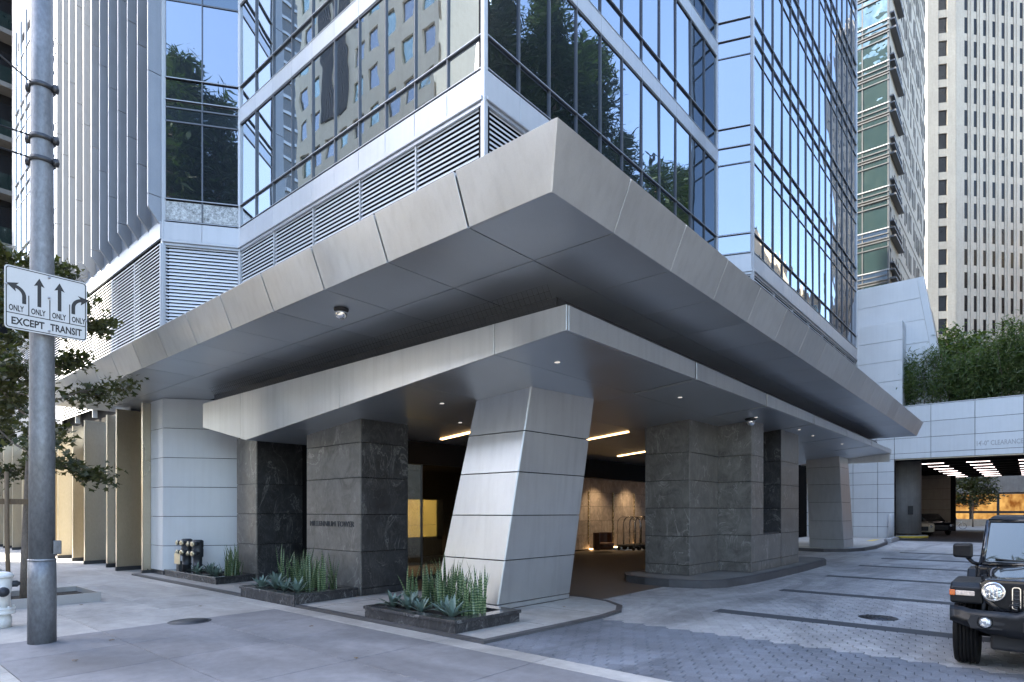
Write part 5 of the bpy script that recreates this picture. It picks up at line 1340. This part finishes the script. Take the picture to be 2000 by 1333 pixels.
for s in (-1, 1):
    y = s*.525
    hl = MB().lathe([(.085, .0), (.088, -.012), (.06, -.03), (.02, -.036)], (g0-.012, JY+y, .965), 'x', 32).build('headlight', 'lamp_glass', jp)
    MB().lathe([(.087, .0), (.112, .002), (.115, -.015), (.104, -.026), (.092, -.020)], (g0-.010, JY+y, .965), 'x', 32).build('bezel', 'chrome', hl)
    for q in (-.035, 0, .035): MB().box(g0-.05, g0-.046, JY+y+q-.002, JY+y+q+.002, .90, 1.03).build('lens_rib', 'chrome', hl)
    # wide flat-topped wheel flare
    pr = [(-.52, .80), (-.52, 1.00), (-.42, 1.045), (.42, 1.045), (.56, .98), (.66, .72), (.60, .70), (.48, .93), (.38, .975), (-.34, .975), (-.42, .90), (-.44, .80)]
    fl_ = MB().prism_uv(pr, (JX, JY+s*.62, 0), X, Z, Y*s, .32).build('front_flare', 'car_plastic', jp, bevel=.025, seg=3)
    MB().box(JX-.536, JX-.518, JY+min(s*.70, s*.885), JY+max(s*.70, s*.885), .895, .955).build('turn_lamp', 'lens_pale', fl_, bevel=.01)
    MB().box(JX-.536, JX-.40, JY+min(s*.887, s*.945), JY+max(s*.887, s*.945), .89, .96).build('side_marker', 'amber', fl_, bevel=.01)
    rf_ = [(2.0, .60), (2.05, .90), (2.2, 1.02), (2.85, 1.02), (3.0, .90), (3.05, .6), (2.95, .6), (2.9, .85), (2.8, .95), (2.25, .95), (2.15, .85), (2.1, .6)]
    MB().prism_uv(rf_, (JX, JY+s*.70, 0), X, Z, Y*s, .24).build('rear_flare', 'car_plastic', jp, bevel=.02)
    wheel(jp, JX, JY+s*.80, .40, .26, grooves=5, sgn=s); wheel(jp, JX+2.46, JY+s*.80, .40, .26, sgn=s)
    d_ = jbox('door', 'car_paint', .92, 1.95, min(s*.745, s*.772), max(s*.745, s*.772), .60, 1.17, bevel=.008)
    MB().box(JX+1.70, JX+1.86, JY+min(s*.772, s*.80), JY+max(s*.772, s*.80), 1.05, 1.09).build('handle', 'car_plastic', d_, bevel=.008)
    jbox('sill', 'car_plastic', .6, 2.0, min(s*.70, s*.80), max(s*.70, s*.80), .42, .55)
    # mirror
    mr_ = jb('mirror', 'car_plastic', [(.82, s*.80, 1.26), (.98, s*.80, 1.26), (.98, s*1.02, 1.26), (.86, s*1.02, 1.27), (.82, s*.80, 1.47), (.98, s*.80, 1.47), (.98, s*1.02, 1.46), (.86, s*1.02, 1.45)], bevel=.03, seg=3)
    MB().tube([(JX+.92, JY+s*.72, 1.17), (JX+.92, JY+s*.80, 1.20), (JX+.92, JY+s*.86, 1.27)], .026, 8).build('mirror_arm', 'car_plastic', mr_)
    # hood latch
    MB().box(JX+.05, JX+.12, JY+s*.655-.012, JY+s*.655+.012, .98, 1.10).build('hood_latch', 'car_plastic', jp, bevel=.006)
    MB().tube([(JX+.80, JY+s*.69, 1.19), (JX+1.10, JY+s*.635, 1.77)], .034, 8).build('windscreen_pillar', 'car_paint', jp)
# bumper: lofted along y
def bump(y):
    e = abs(y); x = -.82+.16*max(0, (e-.45)/.48)**1.8
    zt = .80 - (.035 if .30 < e else 0) + (.02 if e > .78 else 0); zb = .50+.10*max(0, (e-.55)/.38) - (.02 if e < .4 else 0)
    return x, zt, zb
vs = []; ysn = [-.93+.062*k for k in range(31)]
for y in ysn:
    x, zt, zb = bump(y)
    for dx, z in ((.22, zt-.02), (.03, zt), (.0, zt-.04), (-.012, (zt+zb)/2+.06), (.01, (zt+zb)/2), (-.005, zb+.10), (.04, zb), (.22, zb-.01)):
        vs.append((JX+x+dx, JY+y, z))
fs = [(i*8+j, i*8+j+1, (i+1)*8+j+1, (i+1)*8+j) for i in range(30) for j in range(7)] + [tuple(range(8)), tuple(reversed(range(240, 248)))]
bm_ = MB().add(vs, fs, None, True).build('front_bumper', 'car_plastic', jp)
for s in (-1, 1):
    x, zt, zb = bump(s*.60)
    MB().prism_uv([(-.16, -.07), (.12, -.075), (.15, 0), (.12, .075), (-.12, .075), (-.19, .02)] if s > 0 else [(.16, -.07), (.19, .02), (.12, .075), (-.12, .075), (-.15, 0), (-.12, -.075)], (JX+x-.016, JY+s*.60, .635), Y, Z, X, .03).build('lamp_recess', 'sign_black', bm_)
    MB().lathe([(.058, .0), (.06, -.012), (.04, -.022), (.01, -.026)], (JX+x-.014, JY+s*.59, .635), 'x', 24).build('fog_lamp', 'lamp_glass', bm_)
    MB().lathe([(.06, .0), (.072, -.004), (.062, -.014)], (JX+x-.014, JY+s*.59, .635), 'x', 24).build('fog_bezel', 'car_plastic', bm_)
    MB().tube([(JX-.74, JY+s*.33-.035, .80), (JX-.76, JY+s*.33-.035, .85), (JX-.76, JY+s*.33+.035, .85), (JX-.74, JY+s*.33+.035, .80)], .014, 6).build('tow_hook', 'car_plastic', bm_)
jbox('lower_valance', 'sign_black', -.62, .4, -.55, .55, .30, .50, bevel=.03)
jbox('bumper_opening', 'sign_black', -.832, -.80, -.26, .26, .56, .68, parent=bm_, bevel=.01)
MB().tube([(JX, JY-.8, .40), (JX, JY+.8, .40)], .05, 10).build('axle', 'steel_dark', jp)
# windscreen, roof, rear body
def quadplate(name, m, a, b, c, d, th, parent):
    q = [Vector((JX+p[0], JY+p[1], p[2])) for p in (a, b, c, d)]; n = (q[1]-q[0]).cross(q[3]-q[0]).normalized()
    return MB().hexa([p for p in q] + [p+n*th for p in q]).build(name, m, parent)
ws = quadplate('windscreen', 'car_glass', (.81, .66, 1.22), (.81, -.66, 1.22), (1.08, -.61, 1.74), (1.08, .61, 1.74), .012, jp)
MB().tube([(JX+.79, JY-.69, 1.20), (JX+.79, JY+.69, 1.20)], .036, 8).build('cowl', 'car_paint', jp)
MB().tube([(JX+1.10, JY-.635, 1.77), (JX+1.10, JY+.635, 1.77)], .036, 8).build('header_rail', 'car_paint', jp)
quadplate('sticker', 'sign_white', (.845, .57, 1.27), (.845, .46, 1.27), (.86, .46, 1.31), (.86, .57, 1.31), -.004, ws)
for y in (.10, -.45):
    MB().tube([(JX+.74, JY+y-.1, 1.215), (JX+.775, JY+y+.15, 1.25), (JX+.80, JY+y+.45, 1.265)], .010, 6).build('wiper', 'sign_black', jp)
jb('roof', 'car_plastic', [(1.08, -.64, 1.77), (2.95, -.66, 1.76), (2.95, .66, 1.76), (1.08, .64, 1.77), (1.12, -.60, 1.84), (2.9, -.62, 1.85), (2.9, .62, 1.85), (1.12, .60, 1.84)], bevel=.03)
for s in (-1, 1):
    q = [(.86, s*.735, 1.19), (1.98, s*.735, 1.19), (1.98, s*.655, 1.75), (1.14, s*.645, 1.75)]
    quadplate('side_window', 'car_glass', *(q if s > 0 else q), .012, jp)
    q = [(2.02, s*.735, 1.19), (3.0, s*.735, 1.19), (2.92, s*.655, 1.75), (2.02, s*.655, 1.75)]
    quadplate('side_window', 'car_glass', *q, .012, jp)
    jb('pillar', 'car_plastic', [(1.96, s*.70, 1.18), (2.04, s*.70, 1.18), (2.04, s*.745, 1.18), (1.96, s*.745, 1.18), (1.96, s*.62, 1.77), (2.04, s*.62, 1.77), (2.04, s*.665, 1.77), (1.96, s*.665, 1.77)], bevel=.006)
jb('tailgate', 'car_paint', [(3.0, -.74, .6), (3.06, -.74, .6), (3.06, .74, .6), (3.0, .74, .6), (2.92, -.64, 1.78), (2.98, -.64, 1.78), (2.98, .64, 1.78), (2.92, .64, 1.78)], bevel=.02)
MB().lathe([(.39, -.12), (.39, .12), (.2, .14)], (JX+3.2, JY, 1.0), 'x', 32).build('spare_wheel', 'tyre', jp)
for s in (-1, 1): jb('seat', 'dark_cloth', [(1.35, s*.35-.24, .8), (1.5, s*.35-.24, .8), (1.5, s*.35+.24, .8), (1.35, s*.35+.24, .8), (1.5, s*.35-.2, 1.5), (1.6, s*.35-.2, 1.5), (1.6, s*.35+.2, 1.5), (1.5, s*.35+.2, 1.5)], bevel=.04)
# ---------------------------------------------------------------- cars in and beyond the garage
def simple_car(name, label, loc, rot, paint, prof, roof, W_=.92, group=None, lamps='lamp_glass'):
    """prof: side outline of the lower body (x, z); roof: greenhouse outline; front towards -x"""
    t = thing(name, label, 'car', (0, 0, 0), group)
    def loft(pr, ws_, nm, m):
        mb = MB(); k = len(pr); vs = []
        secs = [(-1, .90), (-.86, 1.0), (.86, 1.0), (1, .90)]
        cz = sum(p[1] for p in pr)/k; cx = sum(p[0] for p in pr)/k
        for s, sc in secs:
            for x, z in pr: vs.append((cx+(x-cx)*(.96 if abs(s) == 1 else 1), s*ws_(z), cz+(z-cz)*sc))
        fs = [(i*k+j, i*k+(j+1) % k, (i+1)*k+(j+1) % k, (i+1)*k+j) for i in range(3) for j in range(k)] + [tuple(reversed(range(k))), tuple(range(3*k, 4*k))]
        return mb.add(vs, fs, None, False).build(nm, m, t, bevel=.03)
    loft(prof, lambda z: W_, 'body', paint)
    zr0, zr1 = min(p[1] for p in roof), max(p[1] for p in roof)
    loft(roof, lambda z: W_*(.93-.17*(z-zr0)/(zr1-zr0)), 'glasshouse', 'car_glass')
    top = [p for p in roof if p[1] > zr1-.08]; x0, x1 = min(p[0] for p in top), max(p[0] for p in top)
    MB().box(x0, x1, -W_*.75, W_*.75, zr1-.02, zr1+.025).build('roof', paint, t, bevel=.02)
    xf = min(p[0] for p in prof); L_ = max(p[0] for p in prof)-xf
    for s in (-1, 1):
        MB().lathe([(.12, 0), (.1, -.05), (.03, -.07)], (xf+.06, s*W_*.72, .78), 'x', 14).build('headlight', lamps, t)
        wheel(t, xf+L_*.19, s*W_*.88, .35, .22, 'chrome', 2, s); wheel(t, xf+L_*.80, s*W_*.88, .35, .22, 'chrome', 2, s)
        MB().box(xf+L_*.33, xf+L_*.36, min(s*W_, s*(W_+.18)), max(s*W_, s*(W_+.18)), .98, 1.12).build('mirror', paint, t, bevel=.02)
    MB().box(xf-.03, xf+.04, -W_*.5, W_*.5, .45, .78).build('grille', 'sign_black', t, bevel=.02)
    t.location = loc; t.rotation_euler = (0, 0, rot); return t
suv = ([(-2.4, .35), (-2.45, .8), (-2.3, 1.02), (-1.0, 1.12), (2.35, 1.15), (2.45, .8), (2.4, .35)], [(-1.1, 1.1), (-.35, 1.70), (2.0, 1.72), (2.35, 1.1)])
sedan = ([(-2.2, .30), (-2.25, .62), (-2.05, .80), (-.9, .92), (1.9, .95), (2.25, .85), (2.25, .35)], [(-1.0, .90), (-.15, 1.38), (.95, 1.38), (1.75, .92)])
simple_car('parked_car', 'black off road car with tall sides parked inside the garage', (61.8, 6.6, 0), R(28), 'car_paint', *suv, .98)
M['tan_paint'] = mat('tan_paint', (.42, .36, .26), .3, .2, (2, .1), (60, .03), 0, None, coat=.8)
M['white_paint'] = mat('white_paint', (.75, .76, .78), .3, 0, (2, .05), (60, .03), 0, None, coat=.8)
simple_car('parked_car', 'pale tan car half hidden by the round garage column', (57.0, 7.4, 0), R(28), 'tan_paint', *suv, .95)
simple_car('parked_car', 'white car parked on the bright street beyond the garage', (90, 1.6, 0), R(8), 'white_paint', *sedan, .92)
# bicycle and rider standing beyond the garage
bk_ = thing('bicycle', 'bicycle held by a person on the bright street beyond the garage', 'bicycle', (82, 6.1, 0))
for dy in (-.52, .52):
    w = MB(); pts = [(82, 6.1+dy+.33*math.cos(a), .34+.33*math.sin(a)) for a in [k*R(20) for k in range(19)]]; w.tube(pts, .018, 6, None, False); w.build('wheel', 'tyre', bk_)
for a, b in (((82, 5.58, .34), (82, 5.7, .85)), ((82, 5.7, .85), (82, 6.25, .9)), ((82, 5.75, .7), (82, 6.15, .3)), ((82, 6.15, .3), (82, 6.3, .95)), ((82, 6.15, .3), (82, 6.62, .34)), ((82, 6.25, .85), (82, 6.62, .34))):
    MB().tube([a, b], .018, 6).build('frame_tube', 'sign_white', bk_)
MB().box(81.93, 82.07, 6.2, 6.45, .95, 1.0).build('saddle', 'sign_black', bk_, bevel=.02); MB().tube([(81.75, 5.72, .98), (82.25, 5.72, .98)], .015, 6).build('handlebar', 'steel_dark', bk_)
def person(label, loc, rz, top, legs):
    t = thing('person', label, 'person', loc)
    V = [(0, 0, .95), (0, 0, 1.18), (0, 0, 1.42), (0, 0, 1.52), (0, -.01, 1.64), (0, -.01, 1.74),
         (-.17, 0, 1.42), (-.24, -.03, 1.14), (-.22, -.16, .92), (.17, 0, 1.42), (.24, -.03, 1.14), (.22, -.16, .92),
         (-.09, 0, .90), (-.10, -.03, .50), (-.10, .03, .08), (-.10, -.12, .03), (.09, 0, .90), (.11, -.02, .50), (.12, .05, .08), (.12, -.10, .03)]
    E = [(0, 1), (1, 2), (2, 3), (3, 4), (4, 5), (2, 6), (6, 7), (7, 8), (2, 9), (9, 10), (10, 11), (0, 12), (12, 13), (13, 14), (14, 15), (0, 16), (16, 17), (17, 18), (18, 19)]
    RR = [.13, .125, .14, .055, .085, .075, .06, .045, .035, .06, .045, .035, .085, .06, .045, .04, .085, .06, .045, .04]
    me = bpy.data.meshes.new('body'); me.from_pydata(V, E, []); me.materials.append(M[top]); me.materials.append(M[legs]); me.materials.append(M['skin'])
    o = link('body', me, None); o.parent = t; o.location = (0, 0, 0)
    sk = o.modifiers.new('skin', 'SKIN'); sk.use_smooth_shade = True
    for k, r in enumerate(RR): me.skin_vertices[0].data[k].radius = (r, r*.8)
    me.skin_vertices[0].data[0].use_root = True
    o.modifiers.new('sub', 'SUBSURF').levels = 1
    dg = bpy.context.evaluated_depsgraph_get(); me2 = bpy.data.meshes.new_from_object(o.evaluated_get(dg)); o.modifiers.clear(); o.data = me2
    me2.materials.clear()
    for q in (top, legs, 'skin'): me2.materials.append(M[q])
    for p in me2.polygons:
        z = p.center.z; p.material_index = 2 if z > 1.49 or (z < .97 and abs(p.center.x) > .17 and z > .8) else 0 if z > .93 else 1; p.use_smooth = True
    MB().lathe([(.088, 1.68), (.09, 1.73), (.07, 1.79), (.02, 1.815)], (0, .01, 0), n=14).build('hair', 'sign_black', t)
    t.location = loc; t.rotation_euler = (0, 0, rz)
person('person in a blue top standing with a bicycle beyond the garage', (81.6, 6.35, 0), R(70), 'blue_cloth', 'dark_cloth')
person('person in dark clothes standing by the pale garage end wall', (80.5, 7.1, 0), R(-60), 'dark_cloth', 'blue_cloth')

# ---------------------------------------------------------------- each of a row gets its own words
ORD = ['leftmost', 'second', 'third', 'fourth', 'fifth', 'sixth', 'seventh', 'eighth', 'ninth', 'tenth', 'eleventh', 'twelfth', 'thirteenth', 'fourteenth', 'fifteenth', 'sixteenth']
def number(group, what):
    os_ = [o for o in COL.objects if o.get('group') == group and o.parent is None]
    px = lambda o: (o.location.x*.6513-o.location.y*.7588)/(o.location.x*.7588+o.location.y*.6513)
    os_.sort(key=px)
    for k, o in enumerate(os_):
        o['label'] = (ORD[0] + ' ' if k == 0 else ORD[k] + ' from the left, ' if k < len(os_)-1 else 'rightmost ') + what
for q in ('before the leaning column', 'before the lettered stone pier', 'by the pale panelled wall'):
    number('agaves in the planter ' + q, 'blue grey agave rosette in the planter ' + q)
    number('snake plants in the planter ' + q, 'banded snake plant in the planter ' + q)
number('nested luggage carts by the tiled wall', 'chrome luggage cart in the row before the tiled wall')
number('white studs across the porch drive', 'small white stud in the brown drive under the porch')
number('conifers mirrored in the glass', 'dark conifer of the park terrace mirrored in the glass')
number('conifers on the rear terrace', 'dark conifer on the small rear terrace')
